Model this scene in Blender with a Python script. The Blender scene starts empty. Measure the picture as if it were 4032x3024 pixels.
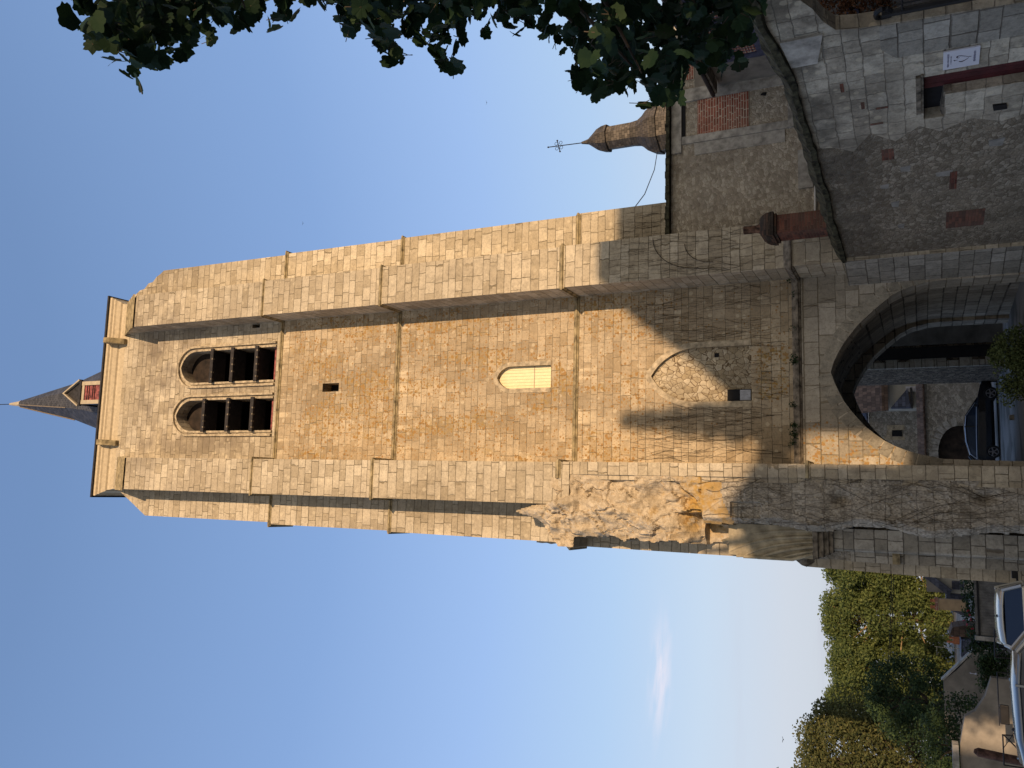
import bpy, bmesh, math, random
from mathutils import Vector, Matrix, noise
from mathutils.geometry import tessellate_polygon
R = math.radians
scene = bpy.context.scene
COL = scene.collection
# ------------------------------------------------------------------ camera (held sideways, as the photo was)
TH, RO, AZ = R(26.0), R(2.0), R(82.0)
h = Vector((math.cos(AZ), math.sin(AZ), 0)); r0 = Vector((math.sin(AZ), -math.cos(AZ), 0))
FW = h*math.cos(TH) + Vector((0, 0, math.sin(TH))); u0 = r0.cross(FW)
RT = r0*math.cos(RO) - u0*math.sin(RO); UP = u0*math.cos(RO) + r0*math.sin(RO)
cam = bpy.data.cameras.new('camera'); cam.lens = 29.286; cam.sensor_width = 36; cam.clip_end = 3000
co = bpy.data.objects.new('camera', cam); COL.objects.link(co); scene.camera = co
ax, ay, az = -UP, RT, -FW
co.matrix_world = Matrix(((ax.x, ay.x, az.x, 0), (ax.y, ay.y, az.y, 0), (ax.z, ay.z, az.z, 2.9), (0, 0, 0, 1)))
# ------------------------------------------------------------------ light
SUN_EL = 6.2; SUN_OFF = 21.0                      # elevation; degrees to the right of the tower face's normal
S = Vector((math.sin(R(SUN_OFF))*math.cos(R(SUN_EL)), -math.cos(R(SUN_OFF))*math.cos(R(SUN_EL)), math.sin(R(SUN_EL))))
scene.view_settings.view_transform = 'Standard'; scene.view_settings.look = 'None'
scene.view_settings.exposure = 0.14; scene.view_settings.gamma = 1.0
w = bpy.data.worlds.new('World'); scene.world = w; w.use_nodes = True
wn = w.node_tree; wn.nodes.clear()
sky = wn.nodes.new('ShaderNodeTexSky'); sky.sky_type = 'NISHITA'; sky.sun_disc = False
sky.sun_elevation = R(SUN_EL); sky.sun_rotation = math.atan2(S.x, S.y)
sky.altitude = 100; sky.air_density = 1.0; sky.dust_density = 0.6; sky.ozone_density = 2.0
bg = wn.nodes.new('ShaderNodeBackground'); SKS = .15; bg.inputs[1].default_value = SKS
wo = wn.nodes.new('ShaderNodeOutputWorld')
def wnode(t, **k):
    n = wn.nodes.new(t)
    for a, b in k.items(): setattr(n, a, b)
    return n
def wl(a, b): wn.links.new(a, b)
geo = wnode('ShaderNodeTexCoord'); sepw = wnode('ShaderNodeSeparateXYZ'); wl(geo.outputs['Generated'], sepw.inputs[0])
el = wnode('ShaderNodeMath', operation='ARCSINE'); wl(sepw.outputs[2], el.inputs[0])
er = wnode('ShaderNodeMapRange'); wl(el.outputs[0], er.inputs[0]); er.inputs[1].default_value = R(-5); er.inputs[2].default_value = R(85)
cr_ = wnode('ShaderNodeValToRGB'); wl(er.outputs[0], cr_.inputs[0]); e_ = cr_.color_ramp.elements
stops = [(-5, (.52, .54, .60)), (3, (.55, .57, .66)), (8, (.61, .64, .73)), (13, (.57, .68, .83)), (19, (.45, .62, .87)), (27, (.35, .52, .86)), (38, (.245, .395, .71)), (55, (.17, .285, .53)), (85, (.12, .20, .42))]
while len(e_) < len(stops): e_.new(.5)
for i, (d, c) in enumerate(stops): e_[i].position = (d+5)/90; e_[i].color = c + (1,)
gain = wnode('ShaderNodeVectorMath', operation='SCALE'); wl(cr_.outputs[0], gain.inputs[0]); gain.inputs['Scale'].default_value = 1/SKS
# thin streaks of cloud
mp = wnode('ShaderNodeMapping'); wl(geo.outputs['Generated'], mp.inputs[0]); mp.inputs['Scale'].default_value = (1.3, 1.3, 14)
cn = wnode('ShaderNodeTexNoise'); wl(mp.outputs[0], cn.inputs[0]); cn.inputs['Scale'].default_value = 2.2; cn.inputs['Detail'].default_value = 6
cf = wnode('ShaderNodeMapRange', interpolation_type='SMOOTHSTEP'); wl(cn.outputs[0], cf.inputs[0]); cf.inputs[1].default_value = .5; cf.inputs[2].default_value = .72
lo_ = wnode('ShaderNodeMapRange', interpolation_type='SMOOTHSTEP'); wl(el.outputs[0], lo_.inputs[0]); lo_.inputs[1].default_value = R(13); lo_.inputs[2].default_value = R(6)
cm = wnode('ShaderNodeMath', operation='MULTIPLY'); wl(cf.outputs[0], cm.inputs[0]); wl(lo_.outputs[0], cm.inputs[1])
cm2 = wnode('ShaderNodeMath', operation='MULTIPLY'); wl(cm.outputs[0], cm2.inputs[0]); cm2.inputs[1].default_value = .8
# one pinkish wisp
az_ = wnode('ShaderNodeMath', operation='ARCTAN2'); wl(sepw.outputs[0], az_.inputs[0]); wl(sepw.outputs[1], az_.inputs[1])
def gauss(src, c, s_):
    a = wnode('ShaderNodeMath', operation='SUBTRACT'); wl(src, a.inputs[0]); a.inputs[1].default_value = c
    b = wnode('ShaderNodeMath', operation='DIVIDE'); wl(a.outputs[0], b.inputs[0]); b.inputs[1].default_value = s_
    c_ = wnode('ShaderNodeMath', operation='MULTIPLY'); wl(b.outputs[0], c_.inputs[0]); wl(b.outputs[0], c_.inputs[1])
    d = wnode('ShaderNodeMath', operation='MULTIPLY'); wl(c_.outputs[0], d.inputs[0]); d.inputs[1].default_value = -1
    e = wnode('ShaderNodeMath', operation='EXPONENT'); wl(d.outputs[0], e.inputs[0]); return e.outputs[0]
WISP_AZ, WISP_EL = R(-12.2), R(15.6)
g1 = gauss(az_.outputs[0], WISP_AZ, R(3.0)); g2 = gauss(el.outputs[0], WISP_EL, R(.55))
mp2 = wnode('ShaderNodeMapping'); wl(geo.outputs['Generated'], mp2.inputs[0]); mp2.inputs['Scale'].default_value = (9, 9, 60)
cn2 = wnode('ShaderNodeTexNoise'); wl(mp2.outputs[0], cn2.inputs[0]); cn2.inputs['Scale'].default_value = 1.6; cn2.inputs['Detail'].default_value = 5
cf2 = wnode('ShaderNodeMapRange', interpolation_type='SMOOTHSTEP'); wl(cn2.outputs[0], cf2.inputs[0]); cf2.inputs[1].default_value = .38; cf2.inputs[2].default_value = .6
w1_ = wnode('ShaderNodeMath', operation='MULTIPLY'); wl(g1, w1_.inputs[0]); wl(g2, w1_.inputs[1])
w2_ = wnode('ShaderNodeMath', operation='MULTIPLY'); wl(w1_.outputs[0], w2_.inputs[0]); wl(cf2.outputs[0], w2_.inputs[1])
def wmix(f, a, b, fv=None):
    n = wnode('ShaderNodeMix', data_type='RGBA')
    if f is None: n.inputs[0].default_value = fv
    else: wl(f, n.inputs[0])
    for s_, v in ((n.inputs[6], a), (n.inputs[7], b)):
        if isinstance(v, tuple): s_.default_value = v + (1,)
        else: wl(v, s_)
    return n.outputs[2]
c0 = wmix(None, sky.outputs[0], gain.outputs[0], .86)
c1 = wmix(cm2.outputs[0], c0, (.50/SKS, .51/SKS, .59/SKS))
c2 = wmix(w2_.outputs[0], c1, (.72/SKS, .72/SKS, .83/SKS))
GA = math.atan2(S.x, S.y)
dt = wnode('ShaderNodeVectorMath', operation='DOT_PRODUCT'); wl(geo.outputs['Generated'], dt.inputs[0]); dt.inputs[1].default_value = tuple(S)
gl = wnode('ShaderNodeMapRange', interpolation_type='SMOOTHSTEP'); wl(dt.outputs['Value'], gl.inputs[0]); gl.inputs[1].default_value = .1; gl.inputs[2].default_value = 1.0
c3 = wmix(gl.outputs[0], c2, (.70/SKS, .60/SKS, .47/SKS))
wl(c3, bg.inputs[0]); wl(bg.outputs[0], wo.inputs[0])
sl = bpy.data.lights.new('sun', 'SUN'); sl.energy = 4.5; sl.angle = R(0.5); sl.color = (1.0, 0.70, 0.43)
so = bpy.data.objects.new('sun', sl); COL.objects.link(so)
so.rotation_euler = (-S).to_track_quat('-Z', 'Y').to_euler(); so.location = (20, -20, 40)

# ------------------------------------------------------------------ node helper
class NT:
    def __init__(s, name):
        s.m = bpy.data.materials.new(name); s.m.use_nodes = True; s.t = s.m.node_tree; s.t.nodes.clear()
        s.out = s.t.nodes.new('ShaderNodeOutputMaterial'); s.b = s.t.nodes.new('ShaderNodeBsdfPrincipled')
        s.t.links.new(s.b.outputs[0], s.out.inputs[0])
    def put(s, sock, v):
        if isinstance(v, bpy.types.NodeSocket): s.t.links.new(v, sock)
        elif isinstance(v, (int, float)):
            sock.default_value = v if sock.type in ('VALUE', 'INT') else ((v, v, v, 1) if sock.type == 'RGBA' else (v, v, v))
        else: sock.default_value = tuple(v) + ((1,) if sock.type == 'RGBA' and len(v) == 3 else ())
    def M(s, op, a, b=0.0, c=0.0, clamp=False):
        n = s.t.nodes.new('ShaderNodeMath'); n.operation = op; n.use_clamp = clamp
        for i, v in enumerate((a, b, c)):
            s.put(n.inputs[i], v)
        return n.outputs[0]
    def add(s, a, b): return s.M('ADD', a, b)
    def mul(s, a, b): return s.M('MULTIPLY', a, b)
    def sub(s, a, b): return s.M('SUBTRACT', a, b)
    def ss(s, x, a, b):                 # smoothstep a..b -> 0..1 (a may exceed b)
        n = s.t.nodes.new('ShaderNodeMapRange'); n.interpolation_type = 'SMOOTHSTEP'
        inv = a > b
        s.put(n.inputs[0], x); n.inputs[1].default_value = min(a, b); n.inputs[2].default_value = max(a, b)
        n.inputs[3].default_value = 1 if inv else 0; n.inputs[4].default_value = 0 if inv else 1
        return n.outputs[0]
    def xyz(s, x, y, z=0.0):
        n = s.t.nodes.new('ShaderNodeCombineXYZ')
        for i, v in enumerate((x, y, z)): s.put(n.inputs[i], v)
        return n.outputs[0]
    def sep(s, v):
        n = s.t.nodes.new('ShaderNodeSeparateXYZ'); s.put(n.inputs[0], v); return n.outputs
    def vs(s, v, sc):
        n = s.t.nodes.new('ShaderNodeVectorMath'); n.operation = 'MULTIPLY'; s.put(n.inputs[0], v); s.put(n.inputs[1], sc); return n.outputs[0]
    def noise(s, v, scale=1.0, detail=2.0, rough=.5):
        n = s.t.nodes.new('ShaderNodeTexNoise'); s.put(n.inputs['Vector'], v)
        n.inputs['Scale'].default_value = scale; n.inputs['Detail'].default_value = detail; n.inputs['Roughness'].default_value = rough
        return n.outputs[0]
    def white(s, v):
        n = s.t.nodes.new('ShaderNodeTexWhiteNoise'); n.noise_dimensions = '3D'; s.put(n.inputs[0], v); return n.outputs[0]
    def voro(s, v, scale, feature='F1', rnd=1.0):
        n = s.t.nodes.new('ShaderNodeTexVoronoi'); n.feature = feature; s.put(n.inputs['Vector'], v)
        n.inputs['Scale'].default_value = scale; n.inputs['Randomness'].default_value = rnd
        return n.outputs
    def mix(s, f, a, b, mode='MIX'):
        n = s.t.nodes.new('ShaderNodeMix'); n.data_type = 'RGBA'; n.blend_type = mode
        s.put(n.inputs[0], f); s.put(n.inputs[6], a); s.put(n.inputs[7], b); return n.outputs[2]
    def ramp(s, f, stops):
        n = s.t.nodes.new('ShaderNodeValToRGB'); s.put(n.inputs[0], f); e = n.color_ramp.elements
        while len(e) < len(stops): e.new(0.5)
        for i, (p, c) in enumerate(stops): e[i].position = p; e[i].color = tuple(c) + (1,)
        return n.outputs[0]
    def bump(s, hgt, dist=.02, strength=1.0):
        n = s.t.nodes.new('ShaderNodeBump'); n.inputs['Distance'].default_value = dist; n.inputs['Strength'].default_value = strength
        s.put(n.inputs['Height'], hgt); s.t.links.new(n.outputs[0], s.b.inputs['Normal'])
    def uv(s):
        n = s.t.nodes.new('ShaderNodeUVMap'); n.uv_map = 'UV'; return n.outputs[0]
    def pos(s):
        return s.t.nodes.new('ShaderNodeNewGeometry').outputs['Position']
    def box(s, P, x0, x1, z0, z1, soft):
        px, pz = P[0], P[2]
        a = s.mul(s.ss(px, x0-soft, x0+soft), s.ss(px, x1+soft, x1-soft))
        b = s.mul(s.ss(pz, z0-soft, z0+soft), s.ss(pz, z1+soft, z1-soft))
        return s.mul(a, b)
    def end(s, col, rough=.9, spec=.25, metal=0.0):
        s.put(s.b.inputs['Base Color'], col); s.put(s.b.inputs['Roughness'], rough); s.b.inputs['Metallic'].default_value = metal
        s.b.inputs['Specular IOR Level'].default_value = spec
        return s.m

def plain(name, c, rough=.7, metal=0.0, var=.15, scale=6, spec=.3, bump=0.0, emit=None):
    n = NT(name); p = n.pos(); f = n.noise(p, scale, 4, .6)
    lo = tuple(v*(1-var*2) for v in c); hi = tuple(min(1, v*(1+var)) for v in c)
    col = n.ramp(f, [(.3, lo), (.7, hi)])
    if bump: n.bump(f, bump)
    return n.end(col, rough, spec, metal)

def masonry(name, ch=.34, bw=.62, cols=((.30, .25, .17), (.42, .35, .24), (.52, .45, .33)), mortar=(.20, .165, .11),
            mw=.014, lichen=0.0, ochre=(), spots=.0, dark=(), darkc=(.17, .14, .11), rubblemix=None, wear=.5, bmp=.03, warp=0.0, jd=1.0, runs=()):
    n = NT(name); uv = n.sep(n.uv()); pw = n.pos(); P = n.sep(pw)
    u, v = uv[0], uv[1]
    wob = n.noise(n.xyz(u, v), 1.7, 3, .6)
    vv = n.add(n.M('DIVIDE', v, ch), n.mul(n.noise(n.xyz(0, v, 0), .9, 1), 1.6))
    vv = n.add(vv, n.mul(n.sub(wob, .5), .10+warp))
    row = n.M('FLOOR', vv); fv = n.M('FRACT', vv)
    rr = n.white(n.xyz(row, 3.1, 0)); rr2 = n.white(n.xyz(row, 7.7, 0))
    wsc = n.M('DIVIDE', n.add(.72, n.mul(rr2, .6)), bw)
    uu = n.add(n.add(n.mul(u, wsc), n.mul(rr, 17)), n.mul(n.noise(n.xyz(u, n.mul(row, 5.3), 0), 1.1, 1), 1.7))
    uu = n.add(uu, n.mul(n.sub(wob, .5), .06+warp))
    if warp:
        w2 = n.noise(pw, 6, 4, .65); uu = n.add(uu, n.mul(n.sub(w2, .5), warp*.45)); vv = n.add(vv, n.mul(n.sub(w2, .5), warp*.5))
    colm = n.M('FLOOR', uu); fu = n.M('FRACT', uu)
    rnd = n.white(n.xyz(colm, row, 1.0))
    eu = n.mul(n.M('MINIMUM', fu, n.sub(1, fu)), bw*.95); ev = n.mul(n.M('MINIMUM', fv, n.sub(1, fv)), ch)
    d = n.M('MINIMUM', eu, ev)
    fine = n.noise(pw, 9, 5, .65)
    d = n.add(d, n.mul(n.sub(fine, .5), .022))
    joint = n.ss(d, mw, mw*.25)
    jvar = n.ss(n.noise(pw, .9, 2), .28, .6)
    joint = n.mul(joint, n.add(.38*jd, n.mul(jvar, .5*jd)))
    base = n.ramp(rnd, [(.05, cols[0]), (.45, cols[1]), (.95, cols[2])])
    mott = n.noise(pw, 4.5, 6, .7)
    base = n.mix(wear, base, n.ramp(mott, [(.3, (.32, .32, .32)), (.55, (.95, .95, .95)), (.75, (1, 1, 1))]), 'MULTIPLY')
    base = n.mix(.45, base, n.ramp(n.noise(pw, 15, 3, .7), [(.32, (.55, .52, .48)), (.5, (1, 1, 1)), (.7, (1.15, 1.12, 1.05))]), 'MULTIPLY')
    pits = n.ss(n.noise(pw, 12, 3, .6), .66, .72)
    base = n.mix(n.mul(pits, .55), base, (.10, .08, .055))
    big = n.ss(n.noise(n.vs(pw, (.55, .55, .22)), 1.0, 3, .6), .40, .68)
    base = n.mix(n.mul(big, .30), base, (.20, .17, .13))
    for (x0, x1, z0, z1, soft, amt) in dark:
        m = n.mul(n.box(P, x0, x1, z0, z1, soft), n.ss(n.noise(pw, .8, 5, .65), .36, .62))
        base = n.mix(n.mul(m, amt), base, darkc)
    br = n.noise(n.vs(pw, (.35, .35, .16)), 1.0, 4, .65)
    base = n.mix(.5, base, n.ramp(br, [(.34, (.66, .63, .58)), (.5, (.98, .98, .98)), (.66, (1.18, 1.16, 1.12))]), 'MULTIPLY')
    for (z0, z1) in runs:
        st2 = n.noise(n.vs(pw, (2.6, 2.6, .12)), 1.0, 3, .6)
        fall = n.mul(n.ss(P[2], z0, z1), n.ss(P[2], z1+.02, z1-.02))
        base = n.mix(n.mul(n.mul(fall, n.ss(st2, .5, .62)), .75), base, (.62, .52, .36))
    if spots:
        c = n.voro(n.xyz(u, v), 4.2); sz = n.white(c['Position'])
        sp = n.ss(n.sub(c['Distance'], n.mul(sz, .28)), .10, .02)
        base = n.mix(n.mul(n.mul(sp, n.ss(sz, .55, .7)), spots), base, (.66, .58, .42))
    if lichen or ochre:
        st = n.noise(n.vs(pw, (1.3, 1.3, .38)), 1.0, 3, .6)
        env = n.mul(n.mul(n.add(n.mul(n.ss(st, .34, .62), .55), .42), lichen), n.add(.45, n.mul(n.ss(P[2], 9, 13), .55)))
        env = n.mul(env, n.ss(P[2], 30, 26))
        for (x0, x1, z0, z1, soft, amt) in ochre:
            env = n.M('MAXIMUM', env, n.mul(n.mul(n.box(P, x0, x1, z0, z1, soft), amt), n.ss(n.noise(pw, 2.2, 4, .6), .25, .55)))
        c = n.voro(n.xyz(u, v), 7.5); sz = n.white(c['Position'])
        rad = n.mul(n.ss(sz, .25, 1.0), n.mul(env, .60))
        ring = n.ss(n.sub(c['Distance'], rad), .015, -.02)
        c2 = n.voro(n.xyz(n.add(u, 31.3), v), 13); sz2 = n.white(c2['Position'])
        ring2 = n.ss(n.sub(c2['Distance'], n.mul(sz2, n.mul(env, .62))), .02, -.06)
        lm = n.M('MAXIMUM', ring, ring2)
        lc = n.ramp(n.white(n.xyz(c['Distance'], sz)), [(.0, (.29, .175, .065)), (.6, (.36, .205, .075)), (1, (.20, .12, .055))])
        base = n.mix(n.mul(lm, .92), base, lc)
        lush = n.mul(n.ss(env, .70, 1.0), n.ss(n.noise(pw, 6, 4, .7), .42, .65))
        base = n.mix(n.mul(lush, .6), base, (.33, .22, .06))
    base = n.mix(joint, base, mortar)
    hh = n.sub(n.add(n.mul(fine, .35), n.mul(rnd, .25)), joint)
    n.bump(hh, bmp, .9)
    return n.end(base, .92, .15)

def rubble(name, scale=3.2, cols=((.20, .17, .13), (.34, .29, .22), (.46, .41, .32)), mortar=(.10, .085, .065), mw=.05, plaster=0.0,
           plasterc=(.36, .31, .24), stretch=1.35, dark=(), brickz=(), bmp=.05, darkc=(.07, .06, .05)):
    n = NT(name); uv = n.sep(n.uv()); pw = n.pos(); P = n.sep(pw)
    wv = n.noise(pw, 2.5, 2)
    wv2 = n.noise(pw, 9, 3, .6)
    vec = n.xyz(n.add(n.add(uv[0], n.mul(wv, .25)), n.mul(wv2, .09)), n.mul(n.add(n.add(uv[1], n.mul(wv, .16)), n.mul(wv2, .07)), stretch))
    e = n.voro(vec, scale, 'DISTANCE_TO_EDGE', .9); c = n.voro(vec, scale, 'F1', .9)
    sz = n.white(c['Position'])
    fine = n.noise(pw, 14, 5, .7)
    d = n.add(e['Distance'], n.mul(n.sub(fine, .5), .05))
    joint = n.ss(d, mw*1.5, mw*.3)
    base = n.ramp(sz, [(.05, cols[0]), (.5, cols[1]), (.95, cols[2])])
    base = n.mix(.5, base, n.ramp(n.noise(pw, 7, 5, .7), [(.3, (.4, .4, .4)), (.65, (1, 1, 1))]), 'MULTIPLY')
    pm = joint
    if plaster:
        pl = n.ss(n.noise(pw, 1.1, 5, .62), 1-plaster-.10, 1-plaster+.12)
        pl = n.mul(pl, n.ss(sz, .97, .80))
        pc = n.mix(.4, plasterc, n.ramp(n.noise(pw, 11, 5, .7), [(.3, (.45, .45, .45)), (.65, (1, 1, 1))]), 'MULTIPLY')
        base = n.mix(n.mul(pl, .85), base, pc); joint = n.mul(joint, n.sub(1, n.mul(pl, .75)))
    big = n.noise(n.vs(pw, (.6, .6, .35)), 1.0, 4, .6)
    base = n.mix(n.mul(n.ss(big, .45, .7), .35), base, darkc)
    for (x0, x1, z0, z1, soft, amt) in dark:
        m = n.mul(n.box(P, x0, x1, z0, z1, soft), n.ss(n.noise(pw, 1.3, 4, .6), .3, .55))
        base = n.mix(n.mul(m, amt), base, darkc)
    base = n.mix(joint, base, mortar)
    lum = n.noise(pw, 2.7, 5, .7)
    base = n.mix(.3, base, n.ramp(lum, [(.35, (.55, .54, .52)), (.5, (.95, .95, .93)), (.65, (1.25, 1.22, 1.15))]), 'MULTIPLY')
    n.bump(n.add(n.mul(n.M('MINIMUM', d, .2), n.add(.4, n.mul(lum, 1.6))), n.mul(n.noise(pw, 20, 5, .75), .8)), bmp, 1.0)
    return n.end(base, .95, .12)

# ------------------------------------------------------------------ mesh helper
class MB:
    def __init__(s): s.v = []; s.f = []
    def quad(s, *p):
        i = len(s.v); s.v += [Vector(q) for q in p]; s.f.append(tuple(range(i, i+len(p))))
    def box(s, a, b):
        (x0, y0, z0), (x1, y1, z1) = a, b
        i = len(s.v)
        s.v += [Vector(q) for q in ((x0,y0,z0),(x1,y0,z0),(x1,y1,z0),(x0,y1,z0),(x0,y0,z1),(x1,y0,z1),(x1,y1,z1),(x0,y1,z1))]
        s.f += [tuple(i+k for k in f) for f in ((0,3,2,1),(4,5,6,7),(0,1,5,4),(1,2,6,5),(2,3,7,6),(3,0,4,7))]
    def obox(s, c, ux, uy, uz, hx, hy, hz):
        c, ux, uy, uz = Vector(c), Vector(ux).normalized(), Vector(uy).normalized(), Vector(uz).normalized()
        i = len(s.v)
        for sz in (-1, 1):
            for sx, sy in ((-1,-1),(1,-1),(1,1),(-1,1)): s.v.append(c + ux*hx*sx + uy*hy*sy + uz*hz*sz)
        s.f += [tuple(i+k for k in f) for f in ((0,3,2,1),(4,5,6,7),(0,1,5,4),(1,2,6,5),(2,3,7,6),(3,0,4,7))]
    def prism(s, poly, d, holes=()):
        """poly: 3D outline; d: extrusion vector"""
        d = Vector(d); loops = [[Vector(p) for p in poly]] + [[Vector(p) for p in hl] for hl in holes]
        flat = [p for l in loops for p in l]; i = len(s.v); N = len(flat)
        s.v += flat + [p+d for p in flat]
        for t in tessellate_polygon(loops):
            a, b, c = t
            nn = (flat[b]-flat[a]).cross(flat[c]-flat[a])
            if nn.length < 1e-9: continue
            if nn.dot(d) > 0: a, c = c, a
            s.f.append((i+a, i+b, i+c)); s.f.append((i+N+c, i+N+b, i+N+a))
        o = 0
        for l in loops:
            n = len(l)
            for k in range(n):
                a = o+k; b = o+(k+1) % n
                s.f.append((i+a, i+b, i+N+b, i+N+a))
            o += n
    def tube(s, pts, r, sides=6, cap=True):
        pts = [Vector(p) for p in pts]; n = len(pts)
        rs = r if isinstance(r, (list, tuple)) else [r]*n
        i = len(s.v); prev = None
        for k in range(n):
            t = (pts[min(k+1, n-1)] - pts[max(k-1, 0)]).normalized()
            ref = prev if prev else (Vector((0, 0, 1)) if abs(t.z) < .9 else Vector((1, 0, 0)))
            a = t.cross(ref).normalized(); b = t.cross(a).normalized(); prev = None
            for j in range(sides):
                an = 2*math.pi*j/sides
                s.v.append(pts[k] + a*math.cos(an)*rs[k] + b*math.sin(an)*rs[k])
        for k in range(n-1):
            for j in range(sides):
                j2 = (j+1) % sides
                s.f.append((i+k*sides+j, i+k*sides+j2, i+(k+1)*sides+j2, i+(k+1)*sides+j))
        if cap:
            s.f.append(tuple(i+j for j in range(sides))); s.f.append(tuple(i+(n-1)*sides+j for j in reversed(range(sides))))
    def lathe(s, c, prof, sides=8, rot=0.0, squash=1.0):
        """prof: list of (r,z)"""
        i = len(s.v)
        for r_, z in prof:
            for j in range(sides):
                an = rot + 2*math.pi*j/sides
                s.v.append(Vector((c[0]+math.cos(an)*r_, c[1]+math.sin(an)*r_*squash, c[2]+z)))
        for k in range(len(prof)-1):
            for j in range(sides):
                j2 = (j+1) % sides
                s.f.append((i+k*sides+j, i+k*sides+j2, i+(k+1)*sides+j2, i+(k+1)*sides+j))
        s.f.append(tuple(i+j for j in reversed(range(sides)))); s.f.append(tuple(i+(len(prof)-1)*sides+j for j in range(sides)))
    def build(s, name, mat, parent=None, smooth=False, bevel=0.0, fix=True, rough=0.0):
        me = bpy.data.meshes.new(name); off = Vector((0, 0, 0)); p = parent
        while p is not None: off += Vector(p.location); p = p.parent
        if rough:
            s.v = [q + rough*noise.noise_vector(q*2.3) for q in s.v]
        me.from_pydata([tuple(q) for q in s.v], [], s.f); me.update()
        if fix:
            bm = bmesh.new(); bm.from_mesh(me); bmesh.ops.remove_doubles(bm, verts=bm.verts, dist=1e-5)
            bmesh.ops.recalc_face_normals(bm, faces=bm.faces)
            bm.to_mesh(me); bm.free(); me.update()
        ul = me.uv_layers.new(name='UV')
        for poly in me.polygons:
            nn = poly.normal
            if abs(nn.z) > .75: T = None
            else:
                T = Vector((-nn.y, nn.x, 0))
                T.normalize()
                if abs(T.x) > abs(T.y) and T.x < 0 or abs(T.y) >= abs(T.x) and T.y < 0: T = -T
            for li in poly.loop_indices:
                q = me.vertices[me.loops[li].vertex_index].co
                ul.data[li].uv = (q.x, q.y) if T is None else (q.dot(T), q.z)
        if off.length: me.transform(Matrix.Translation(-off))
        me.materials.append(mat)
        if smooth:
            for poly in me.polygons: poly.use_smooth = True
        o = bpy.data.objects.new(name, me); COL.objects.link(o)
        if parent: o.parent = parent
        if bevel:
            b = o.modifiers.new('bevel', 'BEVEL'); b.width = bevel; b.segments = 2; b.limit_method = 'ANGLE'
        return o

def thing(name, loc, label, cat, group=None):
    o = bpy.data.objects.new(name, None); COL.objects.link(o); o.location = loc; o.empty_display_size = .3
    o['label'] = label; o['category'] = cat
    if group: o['group'] = group
    return o
def tag(o, label, cat, group=None):
    o['label'] = label; o['category'] = cat
    if group: o['group'] = group
    return o
def kind(o, k): o['kind'] = k; return o
def copy_tree(o, parent=None):
    c = o.copy(); COL.objects.link(c); c.parent = parent
    for ch in list(o.children): copy_tree(ch, c)
    return c
def gz(x, y):
    """ground height"""
    if y < 18: return .12 + (18-max(y, -40))*.065 if y > 0 else 1.29
    if y < 24: return .12*(24-y)/6
    return -min(36, y-24)*.022

# ------------------------------------------------------------------ materials
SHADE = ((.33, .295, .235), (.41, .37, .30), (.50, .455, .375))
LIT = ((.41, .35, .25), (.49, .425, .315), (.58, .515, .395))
M = {}
M['ash'] = masonry('tower_ashlar', .34, .66, LIT, spots=.3, wear=.45, jd=1.1, warp=.09,
    dark=((1.0, 7.2, 29.2, 37.0, 1.2, .75), (-.5, 1.0, 29, 37, .8, .3), (7, 10.5, 33, 37, .8, .35), (-3, 12, -1, 9.5, 1.5, .35)))
M['ash_main'] = masonry('tower_main_face', .30, .50, ((.37, .29, .185), (.44, .355, .24), (.52, .43, .30)), lichen=.95, spots=.35, wear=.45, mw=.011, jd=.8, warp=.07, runs=((20.6, 21.8), (26.9, 27.95), (12.9, 14.0)),
    ochre=((3.8, 4.7, 22.2, 24.8, .2, 1.0), (5.4, 6.3, 25.0, 27.8, .3, .9), (5.6, 6.6, 20.2, 21.8, .3, 1.0), (3.7, 4.7, 14.2, 15.0, .1, 1.1), (3.0, 5.0, 6.6, 7.8, .25, 1.0),
           (2.0, 6.6, 6.4, 7.4, .3, .5), (1.2, 5, 21, 22, .3, .6), (5.9, 7, 11.6, 13.8, .3, .8), (.9, 2.2, 3.0, 6.0, .5, .75), (1.2, 6.2, 11.2, 13.6, .6, .62)),
    dark=((1.3, 7.0, 29.8, 37.2, .8, .55), (2.6, 4.6, 30, 36, .6, .45)), darkc=(.20, .16, .12))
M['ash_arch'] = masonry('tower_gateway_face', .40, .62, SHADE, wear=.45, mw=.02, lichen=.01, ochre=((.6, 2.4, 2.8, 6.3, .5, 1.0),))  # ochre box puts the low sunlit patch into the stone colour
M['ash_low'] = masonry('lower_ashlar', .42, .60, ((.25, .235, .20), (.33, .31, .265), (.42, .40, .35)), wear=.55, mw=.018, mortar=(.12, .105, .085), bmp=.04)
M['ash_in'] = masonry('passage_ashlar', .40, .55, ((.27, .24, .20), (.37, .335, .28), (.48, .44, .37)), wear=.6, mw=.03, mortar=(.05, .045, .035))
M['trim'] = plain('stone_trim', (.44, .37, .26), .9, var=.28, scale=5, bump=.01)
M['trimo'] = plain('lichened_string_stone', (.32, .26, .15), .9, var=.35, scale=4, bump=.01)
M['corn'] = plain('cornice_stone', (.52, .44, .31), .9, var=.10, scale=7, bump=.006)
M['trimd'] = plain('weathered_dark_stone', (.20, .17, .13), .95, var=.4, scale=5, bump=.02)
M['trimg'] = plain('grey_stone', (.38, .36, .32), .9, var=.25, scale=4, bump=.01)
M['moss'] = plain('mossy_coping', (.055, .052, .03), .95, var=.5, scale=6, bump=.04)
M['lead'] = plain('dark_zinc', (.035, .033, .035), .55, metal=.2, var=.3)
M['black'] = plain('blackness', (.012, .012, .014), .9)
M['iron'] = plain('black_iron', (.02, .02, .022), .5, metal=.4)
M['wood'] = plain('dark_oak', (.028, .019, .014), .8, var=.4, scale=3, bump=.01)
M['louv'] = plain('louvre_slate_board', (.028, .024, .024), .7, var=.3)
M['cream'] = plain('cream_paint', (.78, .68, .42), .5, var=.05)
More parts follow.
